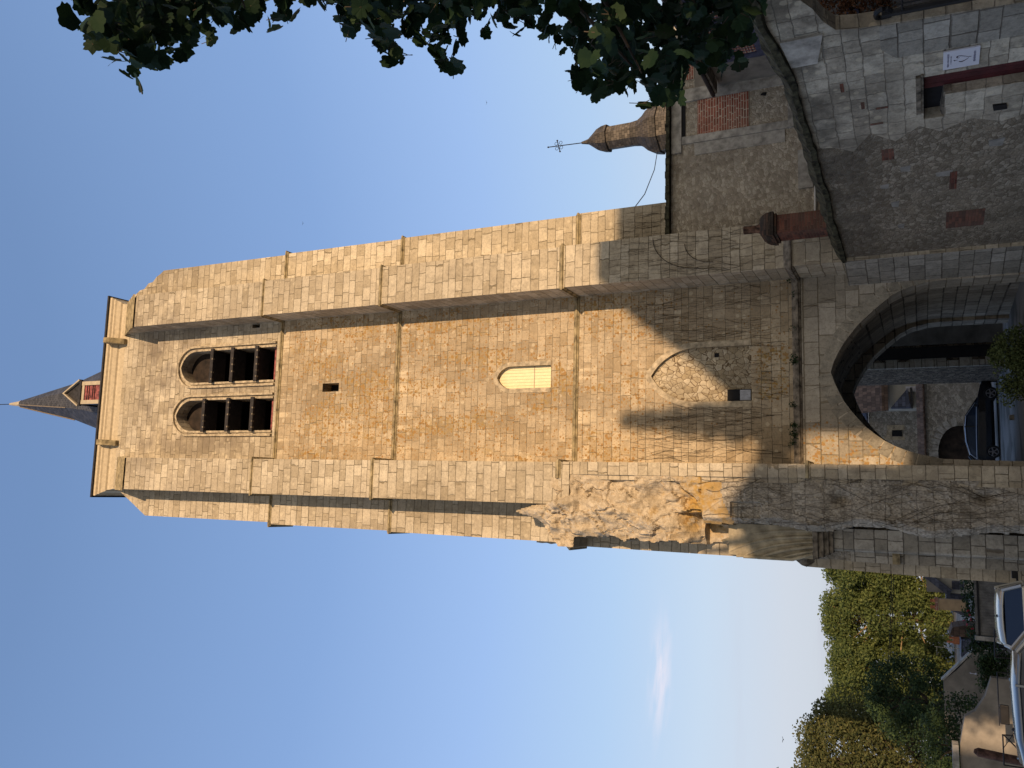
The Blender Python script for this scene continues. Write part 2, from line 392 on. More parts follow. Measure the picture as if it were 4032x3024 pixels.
M['lp'] = plain('pale_cream', (.42, .36, .26), .6, var=.1)
M['red'] = plain('oxblood_paint', (.085, .016, .018), .6, var=.25, scale=3)
M['purple'] = plain('faded_red_shutter', (.26, .075, .075), .7, var=.4, scale=5)
M['white'] = plain('white_panel', (.62, .63, .70), .4, var=.02)
M['ink'] = plain('dark_ink', (.03, .01, .03), .5)
M['inkg'] = plain('grey_ink', (.25, .25, .33), .5)
M['blue'] = plain('blue_grey_paint', (.07, .078, .13), .5, var=.2)
M['rubn'] = rubble('niche_rubble', 6.2, ((.42, .34, .22), (.52, .44, .31), (.62, .54, .40)), (.14, .10, .06), .04, stretch=.8)
M['rubh'] = rubble('house_rubble', 7.0, ((.38, .33, .26), (.50, .445, .36), (.64, .58, .48)), (.30, .26, .20), .035, plaster=.25, plasterc=(.42, .37, .30), stretch=1.4, bmp=.05)
M['rubw'] = rubble('street_wall_rubble', 7.0, ((.24, .20, .15), (.34, .295, .225), (.47, .415, .325)), (.17, .14, .10), .045, plaster=.42, plasterc=(.35, .30, .225), bmp=.06,
                   dark=((5, 14, 3.7, 5.6, .5, .55),))
M['rubf'] = rubble('far_rubble', 5.0, ((.26, .235, .195), (.39, .355, .30), (.52, .48, .41)), (.20, .18, .15), .03, plaster=.4, plasterc=(.34, .31, .27))
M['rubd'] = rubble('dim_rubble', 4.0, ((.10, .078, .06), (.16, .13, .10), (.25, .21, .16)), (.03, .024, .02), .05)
M['plast'] = plain('grey_render', (.24, .215, .18), .95, var=.22, scale=1.5, bump=.01)
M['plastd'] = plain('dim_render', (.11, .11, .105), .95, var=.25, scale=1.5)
M['plastw'] = plain('pale_render', (.50, .48, .42), .95, var=.15, scale=1.5)
M['peach'] = plain('peach_render', (.42, .30, .18), .95, var=.15, scale=2)
M['brick'] = masonry('brick', .085, .28, ((.20, .065, .045), (.28, .09, .06), (.36, .13, .09)), (.58, .50, .39), .019, wear=.3, bmp=.01)
M['brickd'] = masonry('old_brick', .078, .30, ((.09, .04, .032), (.135, .055, .042), (.21, .08, .055)), (.16, .11, .08), .009, wear=.55, bmp=.015)
M['terra'] = plain('terracotta', (.45, .17, .08), .9, var=.25, scale=8)
M['terrad'] = plain('sooty_terracotta', (.13, .07, .045), .9, var=.5, scale=7, bump=.01)
M['sooty'] = masonry('sooty_brick', .078, .30, ((.03, .024, .02), (.06, .045, .035), (.11, .06, .04)), (.04, .033, .027), .009, wear=.6, bmp=.015)
def slate(name, c=(.06, .062, .075), sx=.24, sy=.16, rough=.55):
    n = NT(name); uv = n.sep(n.uv()); v = n.M('DIVIDE', uv[1], sy); row = n.M('FLOOR', v); fv = n.M('FRACT', v)
    u = n.add(n.M('DIVIDE', uv[0], sx), n.mul(n.M('MODULO', row, 2), .5)); cu = n.M('FLOOR', u); fu = n.M('FRACT', u)
    rn = n.white(n.xyz(cu, row, 2)); lo = tuple(k*.6 for k in c); hi = tuple(k*1.5 for k in c)
    base = n.ramp(rn, [(0, lo), (1, hi)])
    e = n.M('MINIMUM', n.M('MINIMUM', fu, n.sub(1, fu)), fv); jt = n.ss(e, .08, .02)
    base = n.mix(n.mul(jt, .6), base, tuple(k*.25 for k in c))
    base = n.mix(.4, base, n.ramp(n.noise(n.pos(), 2.2, 4, .6), [(.3, (.45, .45, .45)), (.7, (1, 1, 1))]), 'MULTIPLY')
    n.bump(n.sub(n.add(fv, n.mul(rn, .3)), jt), .012); return n.end(base, rough, .4)
M['slate'] = slate('spire_slate', (.048, .05, .058))
M['slated'] = slate('turret_slate', (.115, .10, .085), .22, .15, .75)
M['slatet'] = slate('turret_slate_dark', (.06, .052, .045), .22, .15, .7)
M['slateb'] = slate('blue_slate', (.09, .10, .14), .3, .2, .6)
M['tile'] = slate('brown_tile', (.13, .085, .06), .2, .25, .9)
def asphalt():
    n = NT('asphalt'); p = n.pos(); base = n.ramp(n.noise(p, 30, 4, .7), [(.3, (.19, .18, .17)), (.7, (.30, .285, .27))])
    base = n.mix(n.ss(n.noise(p, .5, 4), .45, .6), base, (.12, .115, .105)); n.bump(n.noise(p, 60, 2), .004); return n.end(base, .9, .2)
M['asph'] = asphalt()
def leafmat(name, a, b, c, scale=3.0, trans=.25):
    n = NT(name); p = n.pos(); f = n.noise(p, scale, 3, .6); g = n.white(n.vs(p, (1, 1, 1)))
    oi = n.t.nodes.new('ShaderNodeNewGeometry').outputs['Random Per Island']
    col = n.ramp(n.add(n.mul(f, .5), n.mul(oi, .5)), [(.2, a), (.5, b), (.8, c)])
    n.end(col, .65, .12)
    tr = n.t.nodes.new('ShaderNodeBsdfTranslucent'); n.put(tr.inputs[0], n.mix(.5, col, (c[0]*1.3, c[1]*1.3, c[2]), 'MIX'))
    mx = n.t.nodes.new('ShaderNodeMixShader'); mx.inputs[0].default_value = trans
    n.t.links.new(n.b.outputs[0], mx.inputs[1]); n.t.links.new(tr.outputs[0], mx.inputs[2]); n.t.links.new(mx.outputs[0], n.out.inputs[0])
    return n.m
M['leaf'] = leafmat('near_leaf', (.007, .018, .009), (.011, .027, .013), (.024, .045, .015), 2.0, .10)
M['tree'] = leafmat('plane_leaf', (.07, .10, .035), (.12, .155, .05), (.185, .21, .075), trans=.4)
M['treed'] = leafmat('dark_leaf', (.02, .038, .018), (.036, .062, .026), (.075, .11, .04), trans=.12)
M['treeb'] = leafmat('autumn_leaf', (.055, .07, .028), (.10, .11, .042), (.16, .15, .06))
M['hedge'] = leafmat('hedge_leaf', (.018, .035, .018), (.03, .055, .025), (.05, .08, .03), trans=.1)
M['bushm'] = leafmat('bush_leaf', (.05, .07, .028), (.09, .12, .045), (.15, .18, .07), trans=.12)
M['ivy'] = leafmat('brown_ivy', (.05, .022, .010), (.12, .05, .022), (.22, .11, .05), 5, .1)
M['petal'] = plain('red_petal', (.45, .03, .06), .6)
M['bark'] = plain('bark', (.07, .055, .04), .95, var=.4, scale=4, bump=.03)
M['barkp'] = plain('pale_bark', (.34, .24, .13), .9, var=.3, scale=3, bump=.02)
M['vine'] = plain('dry_vine', (.085, .065, .042), .95, var=.3)
M['grass'] = plain('grass', (.04, .06, .015), .9, var=.4, scale=5)
print('materials done')
# ------------------------------------------------------------------ tower
random.seed(11)
TW = thing('bell_tower', (4.05, 28, 0), 'tall sunlit stone bell tower with stepped buttresses and a pointed gateway at its foot', 'bell tower')
Y0 = 28.0
def xz(pts, y): return [(x, y, z) for x, z in pts]
ARCH = [(1.15, -1.2), (1.2, 1.2), (1.23, 2.3), (1.34, 2.84), (1.53, 3.46), (1.81, 3.95), (2.18, 4.39), (2.62, 4.76), (3.09, 5.07), (3.6, 5.29), (4.0, 5.41),
        (4.4, 5.26), (4.9, 4.98), (5.41, 4.59), (5.91, 4.06), (6.29, 3.6), (6.5, 3.17), (6.64, 2.6), (6.67, 2.2), (6.67, -1.2)]
def grow(a, k, up=None): # bigger arch outline
    c = 3.95; return [(x + (k if x > c else -k if x < c-.1 else 0), z + (0 if z < 2.3 else (up if up is not None else k)*min(1, (z-2.3)/2.5))) for x, z in a]
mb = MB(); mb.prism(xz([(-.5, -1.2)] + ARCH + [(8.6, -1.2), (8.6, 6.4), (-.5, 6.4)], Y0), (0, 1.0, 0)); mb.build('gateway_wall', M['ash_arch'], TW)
big = grow(ARCH, .38, .3)
mb = MB(); mb.prism(xz([(-.5, -1.2)] + big + [(8.6, -1.2), (8.6, 6.6), (-.5, 6.6)], 29.0), (0, 7.0, 0)); mb.build('passage_vault', M['ash_in'], TW)
mb = MB(); mb.prism(xz([(-.5, -1.2)] + [(x+.25, z-.1) for x, z in ARCH] + [(8.6, -1.2), (8.6, 6.6), (-.5, 6.6)], 36.0), (0, 1.0, 0)); mb.build('rear_gateway_wall', M['ash_in'], TW)
# voussoirs
mb = MB(); inner = ARCH[2:-2]; 
def along(pts, n):
    L = [0]
    for a, b in zip(pts, pts[1:]): L.append(L[-1]+math.dist(a, b))
    out = []
    for k in range(n+1):
        t = L[-1]*k/n; i = max(j for j in range(len(L)) if L[j] <= t+1e-9); i = min(i, len(pts)-2)
        f = (t-L[i])/(L[i+1]-L[i]); out.append((pts[i][0]+f*(pts[i+1][0]-pts[i][0]), pts[i][1]+f*(pts[i+1][1]-pts[i][1])))
    return out
P_ = along(inner, 25)
for k in range(25):
    a, b = Vector(P_[k]), Vector(P_[k+1]); t = (b-a).normalized(); n = Vector((-t.y, t.x))
    if n.dot(Vector((a.x-4, a.y-1.5))) < 0: n = -n
    wd = random.choice((.36, .48, .42)); g = t*.012; pr = random.uniform(.004, .018)
    mb.prism(xz([tuple(a+g), tuple(b-g), tuple(b-g+n*wd), tuple(a+g+n*wd)], Y0-pr), (0, .05, 0))
mb.build('gateway_voussoirs', masonry('voussoir_stone', 3, 3, ((.27, .25, .205), (.34, .31, .25), (.40, .37, .30)), wear=.6, mw=.001), TW)

def gothic(x0, x1, zs, za, n=8, foot=None):
    a = (x1-x0)/2; hh = za-zs; r_ = (a*a+hh*hh)/(2*a) if hh > a else a; c = (x0+x1)/2; pts = []
    k = hh/ math.sqrt(max(1e-6, r_*r_-(r_-a)**2)) if hh <= a else 1
    for i in range(n+1):
        z = zs + hh*math.sin(math.pi/2*i/n); zz = (z-zs)/k
        pts.append((x0 + r_ - math.sqrt(max(0, r_*r_-zz*zz)), z))
    L = pts + [(2*c-x, z) for x, z in reversed(pts[:-1])]
    if foot is not None: L = [(x0, foot)] + L + [(x1, foot)]
    return L
WIN = [gothic(4.5, 5.97, 33.15, 34.05, foot=28.35), gothic(2.27, 3.68, 33.2, 34.15, foot=28.35)]
mb = MB(); mb.prism(xz([(-.5, 28.06), (8.6, 28.06), (8.6, 38.9), (-.5, 38.9)], Y0+.04), (0, .95, 0),
   [xz(w_, Y0+.04) for w_ in WIN] + [xz([(6.9, 29.42), (7.08, 29.42), (7.08, 29.86), (6.9, 29.86)], Y0+.04)])
mb.build('belfry_wall', M['ash'], TW)
SH = gothic(3.76, 4.6, 16.75, 17.32, foot=15.1); NI = gothic(3.1, 4.96, 9.7, 11.28, foot=7.86); SW = [(3.88, 24.8), (4.24, 24.8), (4.24, 25.66), (3.88, 25.66)]
mb = MB(); mb.prism(xz([(-.5, 6.4), (8.6, 6.4), (8.6, 28.06), (-.5, 28.06)], Y0), (0, 1.0, 0), [xz(q, Y0) for q in (SH, NI, SW)])
mb.build('main_wall', M['ash_main'], TW)
mb = MB()
mb.box((-.5, 29, 6.6), (.5, 37, 38.9)); mb.box((7.6, 29, 6.6), (8.6, 37, 38.9)); mb.box((.5, 36, 6.6), (7.6, 37, 38.9))
mb.box((.5, 29, 28.1), (7.6, 36, 28.3)); mb.box((.5, 29, 38.6), (7.6, 36, 38.8))
mb.build('side_and_back_walls', M['ash'], TW)
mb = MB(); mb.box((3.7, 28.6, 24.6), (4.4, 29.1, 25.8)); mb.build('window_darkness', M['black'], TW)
mb = MB(); mb.box((6.8, 28.5, 29.3), (7.1, 29, 30)); mb.build('putlog_darkness', M['black'], TW)
# rim stones
def ring(outline, off, y, depth, mat, name, parent, cx=None, closed=False):
    cx = sum(p[0] for p in outline)/len(outline) if cx is None else cx
    mb = MB(); n = len(outline); nrm = []
    for i in range(n):
        a = Vector(outline[max(i-1, 0)]); b = Vector(outline[min(i+1, n-1)]); t = (b-a).normalized(); nrm.append(Vector((-t.y, t.x)))
        if i == 0 or i == n-1: nrm[i] = Vector((-1 if i == 0 else 1, 0))
    out = [tuple(Vector(p)+q*off) for p, q in zip(outline, nrm)]
    for i in range(n-1):
        mb.prism(xz([outline[i], out[i], out[i+1], outline[i+1]], y), (0, depth, 0))
    return mb.build(name, mat, parent)
for k, w_ in enumerate(WIN):
    win = bpy.data.objects.new('belfry_window', None); COL.objects.link(win); win.parent = TW
    ring(w_, .09, Y0-.03, .08, M['trim'], 'inner_moulding', win)
    out2 = [(x + (-.16 if x < sum(p[0] for p in w_)/len(w_) else .16), z + (.14 if z > 33 else 0)) for x, z in w_]
    ring(out2, .09, Y0-.07, .13, M['trim'], 'hood_moulding', win)
    x0, x1 = w_[0][0], w_[-1][0]
    b = MB(); b.prism(xz(gothic(x0-.1, x1+.1, 33.2, 34.25) + [(x1+.1, 32.7), ((x0+x1)/2+.3, 32.9), ((x0+x1)/2-.3, 32.85), (x0-.1, 32.4)], 28.62), (0, .05, 0))
    b.box((x0-.1, 28.62, 30.2), (x1+.1, 28.66, 32.0)) if False else None
    b.build('timber_lining', M['wood'], win)
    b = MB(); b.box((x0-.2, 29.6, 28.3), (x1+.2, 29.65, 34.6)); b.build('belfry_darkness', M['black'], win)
    b = MB(); b.box((x0, 28.25, 28.36), (x1, 28.4, 28.62)); b.build('sill_plank', M['purple'], win)
    for z in ((31.92, 30.68, 29.25) if k == 0 else (32.22, 30.75, 29.32)):
        b = MB(); b.quad((x0+.02, 27.86, z+.02), (x1-.02, 27.86, z+.02), (x1-.02, 28.85, z+.95), (x0+.02, 28.85, z+.95)); 
        b.quad((x0+.02, 27.86, z+.10), (x0+.02, 28.85, z+1.03), (x1-.02, 28.85, z+1.03), (x1-.02, 27.86, z+.10))
        b.box((x0-.06, 27.80, z-.04), (x1+.06, 27.88, z+.14)); b.box((x0+.02, 27.88, z-.03), (x1-.02, 28.6, z+.03))
        lv = b.build('louvre', M['louv'], win)
        for j in range(5):
            x = x0 + (x1-x0)*(j+.5)/5 + random.uniform(-.03, .03)
            if random.random() < .85: b = MB(); b.box((x-.035, 27.775, z-.05), (x+.035, 27.9, z+.02)); b.build('peg', M['trimd'], win)
# shutter
sh = MB(); 
b = MB()
for j in range(7):
    xa = 3.76 + .12*j; xb = xa+.112
    def top(x): 
        c = abs(x-4.18)/.42; return 16.75 + .55*math.sqrt(max(0, 1-c*c*.98))
    b.prism(xz([(xa, 15.12), (xb, 15.12), (xb, top(xb)), ((xa+xb)/2, top((xa+xb)/2)), (xa, top(xa))], Y0+.15), (0, .03, 0))
b.box((3.76, 28.185, 15.1), (4.6, 28.21, 17.3))
b.build('plank_shutter', M['cream'], TW)
b = MB(); b.box((3.76, 28.135, 15.82), (4.6, 28.15, 15.85)); b.build('shutter_rail', M['lp'], TW)
ring(SH, .17, Y0-.02, .06, M['trim'], 'shutter_surround', TW)
# rubble niche
b = MB(); b.box((3.05, 28.1, 7.8), (5.0, 28.4, 11.3)); b.build('rubble_infill', M['rubn'], TW)
ring(NI, .20, Y0-.03, .07, M['trim'], 'niche_surround', TW)
b = MB(); b.box((3.1, 28.04, 7.87), (3.5, 28.09, 8.66)); b.build('niche_hatch', M['black'], TW)
b = MB(); b.box((3.13, 28.02, 7.9), (3.47, 28.035, 8.24))
b.build('niche_grating', plain('grating_grey', (.5, .52, .56), .5), TW)
b = MB()
for j in range(9): b.box((3.145+j*.036, 28.008, 7.9), (3.151+j*.036, 28.018, 8.24))
b.build('grating_bars', plain('grating_line', (.25, .26, .3), .5), TW)
b = MB(); b.box((4.62, 28.08, 8.95), (4.76, 28.099, 9.1)); b.build('putlog_hole', M['black'], TW)

# buttresses
def yzprism(x0, x1, prof): 
    m = MB(); m.prism([(x0, y, z) for y, z in prof], (x1-x0, 0, 0)); return m
FR = [(28.3, -1.2), (26.40, -1.2), (26.40, 6.38), (26.50, 6.38), (26.50, 14.1), (26.58, 14.1), (26.58, 21.9), (26.66, 21.9), (26.66, 28.06), (26.73, 28.06)]
m_ = yzprism(7.1, 8.6, FR + [(26.73, 35.95), (28.06, 38.05), (28.3, 38.05)]); m_.build('front_buttress', M['ash'], TW)
m_ = MB(); m_.prism([(7.1, 26.41, -1.2), (7.1, 28.01, -1.2), (6.72, 28.01, -1.2)], (0, 0, 6.0)); m_.build('splayed_jamb', M['ash_low'], TW)
m_ = yzprism(-.47, .97, [(28.3, 13.7), (26.52, 13.7), (26.52, 14.1)] + FR[5:] + [(26.73, 35.72), (28.06, 37.85), (28.3, 37.85)]); m_.build('front_buttress', M['ash'], TW)
for ya, yb in ((28.0, 29.5), (35.6, 37.0)):
    m_ = MB(); m_.prism(xz([(8.5, -1.2), (10.32, -1.2), (10.32, 6.38), (10.27, 6.38), (10.27, 14.1), (10.2, 14.1), (10.2, 21.9), (10.16, 21.9), (10.16, 28.06), (10.11, 28.06), (10.11, 35.75),
        (9.95, 35.98), (9.85, 36.2), (9.6, 36.45), (9.55, 36.75), (9.3, 37.0), (9.25, 37.3), (8.75, 38.05), (8.5, 38.05)], ya-.005), (0, yb-ya, 0)); m_.build('side_buttress', M['ash'], TW)
    m_ = MB(); m_.prism(xz([(-.4, -1.2), (-2.30, -1.2), (-2.24, 3.0), (-2.16, 6.2), (-1.98, 6.38), (-1.93, 14.1), (-1.84, 14.1), (-1.80, 21.9), (-1.76, 21.9), (-1.76, 28.06), (-1.68, 28.06), (-1.68, 35.6), (-1.2, 36.4), (-.5, 37.6), (-.4, 37.6)], ya-.09), (0, yb-ya, 0)); m_.build('side_buttress', M['ash'], TW)
# weathered caps on the front buttresses
for xa, xb, zt in ((7.02, 8.66, 35.95), (-.53, 1.03, 35.72)):
    m_ = MB(); 
    for k in range(7):
        f0, f1 = k/7, (k+1)/7
        m_.prism([(xa, 26.66+1.35*f0, zt+.02+2.1*f0), (xa, 26.66+1.35*f0, zt+.14+2.1*f0), (xa, 26.66+1.35*f1+.03, zt+.14+2.1*f1), (xa, 26.66+1.35*f1+.03, zt+.02+2.1*f1)], (xb-xa, 0, 0))
    m_.build('buttress_cap', M['trimo'], TW)

def moulding(path, prof, mat, name, parent):
    """path: plan points (x,y), outward is on the left-hand... prof: (outward depth, z)"""
    P = [Vector(p) for p in path]; n = len(P); m = MB(); off = []
    for i in range(n):
        def nn(a, b): t = (b-a).normalized(); return Vector((t.y, -t.x))
        if i == 0: q = nn(P[0], P[1])
        elif i == n-1: q = nn(P[-2], P[-1])
        else:
            a, b = nn(P[i-1], P[i]), nn(P[i], P[i+1]); s_ = a+b; q = s_/max(.3, s_.dot(a)) if s_.length > 1e-4 else a
        off.append(q)
    k = len(prof)
    for i in range(n):
        for d, z in prof: m.v.append(Vector((P[i].x+off[i].x*d, P[i].y+off[i].y*d, z)))
    for i in range(n-1):
        for j in range(k):
            j2 = (j+1) % k; m.f.append((i*k+j, i*k+j2, (i+1)*k+j2, (i+1)*k+j))
    m.f.append(tuple(range(k))); m.f.append(tuple((n-1)*k+j for j in reversed(range(k))))
    return m.build(name, mat, parent)
def sprof(z, d=.09, h=.13): return [(-.02, z+h), (d, z+.01), (d, z-.035), (d*.55, z-.05), (d*.35, z-.10), (-.02, z-.12)]
for z, yf in ((28.06, 26.70), (21.9, 26.62), (14.11, 26.54)):
    L = [(-1.82, 29.4), (-1.80, 27.93), (-.47, 27.93), (-.47, yf), (.97, yf), (.97, 28.0), (7.1, 28.0), (7.1, yf), (8.6, yf), (8.6, 28.0), (10.19, 28.0), (10.19, 29.4)]
    if z < 15: L = [(.42, yf)] + L[4:]
    moulding(L, sprof(z), M['trimo'], 'string_course', TW)
moulding([(-1.95, 29.4), (-1.93, 27.93), (-1.5, 27.93)], sprof(14.15, .16, .25), M['trim'], 'string_course', TW)
moulding([(.99, 28.0), (7.1, 28.0), (7.1, 26.46), (8.6, 26.46), (8.6, 27.6)], sprof(6.38, .12, .2), M['trimd'], 'string_course', TW)
moulding([(.55, 26.64), (.97, 26.64), (.97, 27.98)], sprof(6.0, .12, .14), M['trimo'], 'string_course', TW)
moulding([(-2.02, 29.4), (-2.0, 27.92), (-1.7, 27.92)], [(-.02, 6.55), (.12, 6.35), (.16, 6.2), (.02, 6.0), (-.02, 5.9)], M['trimd'], 'corbel', TW)
# cornice
moulding([(-.5, 37), (-.5, 28.03), (8.6, 28.03), (8.6, 37)], [(-.02, 38.05), (.05, 38.28), (.05, 38.42), (.12, 38.47), (.20, 38.66), (.26, 38.72), (.26, 38.80), (.34, 38.86), (.34, 39.0), (-.02, 39.0)], M['corn'], 'cornice', TW)
moulding([(-.5, 37), (-.5, 28.03), (8.6, 28.03), (8.6, 37)], [(-.02, 39.003), (.43, 39.003), (.43, 39.10), (-.02, 39.10)], M['lead'], 'gutter', TW)
for x, l in ((6.72, .62), (1.72, .5)):
    m_ = MB(); m_.prism([(x-.15, 28.1, 37.95), (x-.15, 27.85, 37.95), (x-.13, 28.0-l, 38.45), (x-.12, 28.0-l-.06, 38.8), (x-.13, 27.7, 38.85), (x-.15, 28.1, 38.8)], (.27, 0, 0))
    m_.build('gargoyle', M['trimo'], TW, bevel=.03)
# roof + spire
cx, cy = 4.36, 32.2
sp = bpy.data.objects.new('spire', None); COL.objects.link(sp); sp.parent = TW
m_ = MB()
for k in range(8):
    pass
m_.lathe((cx, cy, 0), [(4.3, 39.12), (2.7, 41.4), (1.75, 44.2), (1.17, 46.4), (.2, 52.0)], 8, R(22.5)); m_.build('slate_covering', M['slate'], sp)
m_ = MB(); m_.lathe((cx, cy, 0), [(.23, 51.95), (.16, 52.2), (.07, 53.1)], 8, R(22.5)); m_.build('lead_cap', M['lp'], sp)
m_ = MB(); m_.tube([(cx, cy, 53.0), (cx, cy, 55.2)], .025); m_.build('finial_rod', M['iron'], sp)
m_ = MB()
for k in (5, 4):
    an = R(22.5)+k*math.pi/4; c_, s_ = math.cos(an), math.sin(an)
    m_.tube([(cx+1.19*c_, cy+1.19*s_, 46.4), (cx+.22*c_, cy+.22*s_, 52)], .03, 4)
m_.build('hip_flashing', plain('hip_zinc', (.22, .18, .13), .7), sp)
dm = bpy.data.objects.new('dormer', None); COL.objects.link(dm); dm.parent = TW
dx0, dx1, dy, dz0, dz1 = 3.80, 4.98, 28.9, 39.2, 42.3
m_ = MB(); m_.box((dx0, dy, dz0), (dx0+.2, dy+.12, dz1-.02)); m_.box((dx1-.2, dy, dz0), (dx1, dy+.12, dz1-.02)); m_.box((dx0+.2, dy+.01, dz1-.32), (dx1-.2, dy+.11, dz1-.14)); m_.build('timber_frame', M['lp'], dm)
m_ = MB(); m_.box((dx0+.2, dy+.06, dz0), (dx1-.2, dy+.09, dz1-.3)); m_.build('shutter', M['purple'], dm)
m_ = MB()
for z in (41.2, 41.35, 41.62, 41.77): m_.box((dx0+.22, dy+.03, z), (dx1-.22, dy+.055, z+.03))
m_.build('shutter_bars', M['black'], dm)
m_ = MB(); m_.prism([(dx0-.05, dy+.05, dz1), (dx1+.05, dy+.05, dz1), ((dx0+dx1)/2, dy+.05, dz1+1.15)], (0, 2.2, 0)); m_.box((dx0+.03, dy+.13, dz0), (dx1-.03, dy+1.6, dz1)); m_.build('dormer_roof', M['lead'], dm)
m_ = MB()
xm = (dx0+dx1)/2
m_.prism([(dx0-.12, dy-.1, dz1+.02), (dx0-.05, dy-.1, dz1-.02), (xm, dy-.1, dz1+1.12), (xm, dy-.1, dz1+1.24)], (0, .14, 0)); m_.prism([(dx1+.12, dy-.1, dz1+.02), (dx1+.05, dy-.1, dz1-.02), (xm, dy-.1, dz1+1.12), (xm, dy-.1, dz1+1.24)], (0, .14, 0))
m_.build('bargeboard', M['lp'], dm)
m_ = MB(); m_.box((dx0-.1, dy-.05, dz1-.12), (dx1+.1, dy+.06, dz1+.02)); m_.build('lintel', M['lead'], dm)

# ruined mass on the left buttress
def fb(p, s=1.0): return noise.fractal(Vector(p)*s, 1.0, 2.0, 5)
NX, NZ = 74, 330; X0_, X1_, Z0_, Z1_ = -1.93, .99, -1.2, 15.7
def ruin_y(x, z):
    n1 = fb((x, 3.1, z*.8), .9); n2 = fb((x, 9.7, z), 2.4); n3 = fb((x*1.2, 1.7, z*.5), .5)
    rid = abs(fb((x*1.0, 5.5, z*.8), 1.2)); vd, vp = noise.voronoi(Vector((x*1.6+.4*n2, 2.2, z*1.3+.4*n1))); ck = noise.cell(Vector((vp[0].x*3.1, vp[0].y*2.7, vp[0].z*3.7))); crk = max(0, .12-(vd[1]-vd[0]))/.12
    top = 13.95 + .12*n2
    if x < -.42: top = 14.7 + 1.0*math.exp(-((x+.75)/.22)**2) - .8*max(0, (-1.3-x)) + .15*n2
    elif x < .5: top = 14.25 + .2*n2
    if z > top: return 28.4
    xl = -1.9 if z > 13.6 else (-1.58 - .18*n3 + .1*n2 if z > 8.6 else -1.9)
    if x < xl: return 28.4
    y = 26.62 + .05*n2
    if z > 9.2:
        core = min(1, max(0, (x*-1 + .55 + .4*n3)/.35))      # 0 = dressed strip at right, 1 = broken core
        y = 26.60*(1-core) + core*(26.60 + .34*n3 + .22*n1 + .05*n2 + .17*rid + .11*ck + .06*crk + .14*max(0, -x-.4))
        if 9.2 < z < 10.2 and x < -.6: y += .5*(10.2-z)
        groove = math.exp(-((x + .35 + .25*math.sin(z*1.3))/.13)**2); y += .16*groove*min(1, max(0, (z-10)/1.5))
    else:
        edge = -.92 + .10*math.sin(z*1.9) + .13*n1
        if x < edge: y = 27.75 + .06*n2
        else: y = 26.64 + .09*n1 + .02*n2 + .05*(ck if ck > .6 else 0) + (.25*max(0, (edge+.22-x)/.22))
        pit = math.exp(-(((x+.05)/.18)**2 + ((z-5.05)/.22)**2)); y += .25*pit
        pit = math.exp(-(((x-.1)/.14)**2 + ((z-1.3)/.3)**2)); y += .25*pit
        if 7.4 < z < 8.3 and -.7 < x < -.2: y += .12
    return min(y, 28.4)
m_ = MB()
for j in range(NZ+1):
    z = Z0_ + (Z1_-Z0_)*j/NZ
    for i in range(NX+1):
        x = X0_ + (X1_-X0_)*i/NX
        m_.v.append(Vector((x + .03*noise.noise(Vector((x*4, 0, z*4))), ruin_y(x, z), z + .03*noise.noise(Vector((x*4, 7, z*4))))))
for j in range(NZ):
    for i in range(NX):
        a = j*(NX+1)+i; m_.f.append((a, a+1, a+NX+2, a+NX+1))
i0 = len(m_.v)
def ruinmat():
    n = NT('broken_core_stone'); pw = n.pos(); P = n.sep(pw); uv = n.sep(n.uv())
    f = n.noise(pw, 1.6, 6, .65); g = n.noise(pw, 8, 5, .7)
    base = n.ramp(f, [(.25, (.36, .30, .21)), (.5, (.52, .44, .32)), (.72, (.62, .54, .41))])
    base = n.mix(.6, base, n.ramp(g, [(.3, (.45, .42, .38)), (.6, (1, 1, 1))]), 'MULTIPLY')
    c = n.voro(pw, 5.5); sz = n.white(c['Position']); base = n.mix(.25, base, n.ramp(sz, [(0, (.3, .25, .18)), (1, (.6, .52, .4))]))
    cr = n.voro(pw, 2.4, 'DISTANCE_TO_EDGE'); base = n.mix(n.mul(n.ss(cr['Distance'], .04, .01), .2), base, (.12, .09, .06))
    m = n.mul(n.box(P, -1.2, .95, 7.9, 9.9, .4, ), n.ss(n.noise(pw, 1.7, 5, .65), .38, .55)); base = n.mix(n.mul(m, .85), base, (.40, .24, .05))
    m = n.mul(n.box(P, -1.4, .3, 9.5, 14, .5), n.ss(n.noise(pw, 1.1, 5, .65), .52, .66)); base = n.mix(n.mul(m, .7), base, (.38, .24, .07))
    m = n.mul(n.box(P, -2.4, 1.2, -2, 8.6, .8), .55); base = n.mix(m, base, n.ramp(f, [(.3, (.20, .175, .14)), (.7, (.38, .34, .28))]))
    gr = n.ss(n.noise(pw, 3.1, 4, .6), .66, .72); base = n.mix(n.mul(gr, .6), base, (.09, .09, .04))
    cc = n.voro(n.xyz(uv[0], uv[1]), 9); s2 = n.white(cc['Position']); lm = n.ss(n.sub(cc['Distance'], n.mul(s2, .34)), .03, -.04); base = n.mix(n.mul(lm, n.mul(n.ss(f, .4, .6), .7)), base, (.40, .22, .05))
    n.bump(n.add(n.mul(g, .6), n.mul(n.noise(pw, 30, 3), .3)), .05); return n.end(base, .95, .1)
lowf = [f for f in m_.f if m_.v[f[0]].z < 8.4 + .5*noise.noise(m_.v[f[0]]*1.7) + .3*m_.v[f[0]].x]; ls = set(lowf); upf = [f for f in m_.f if f not in ls]; allv = m_.v
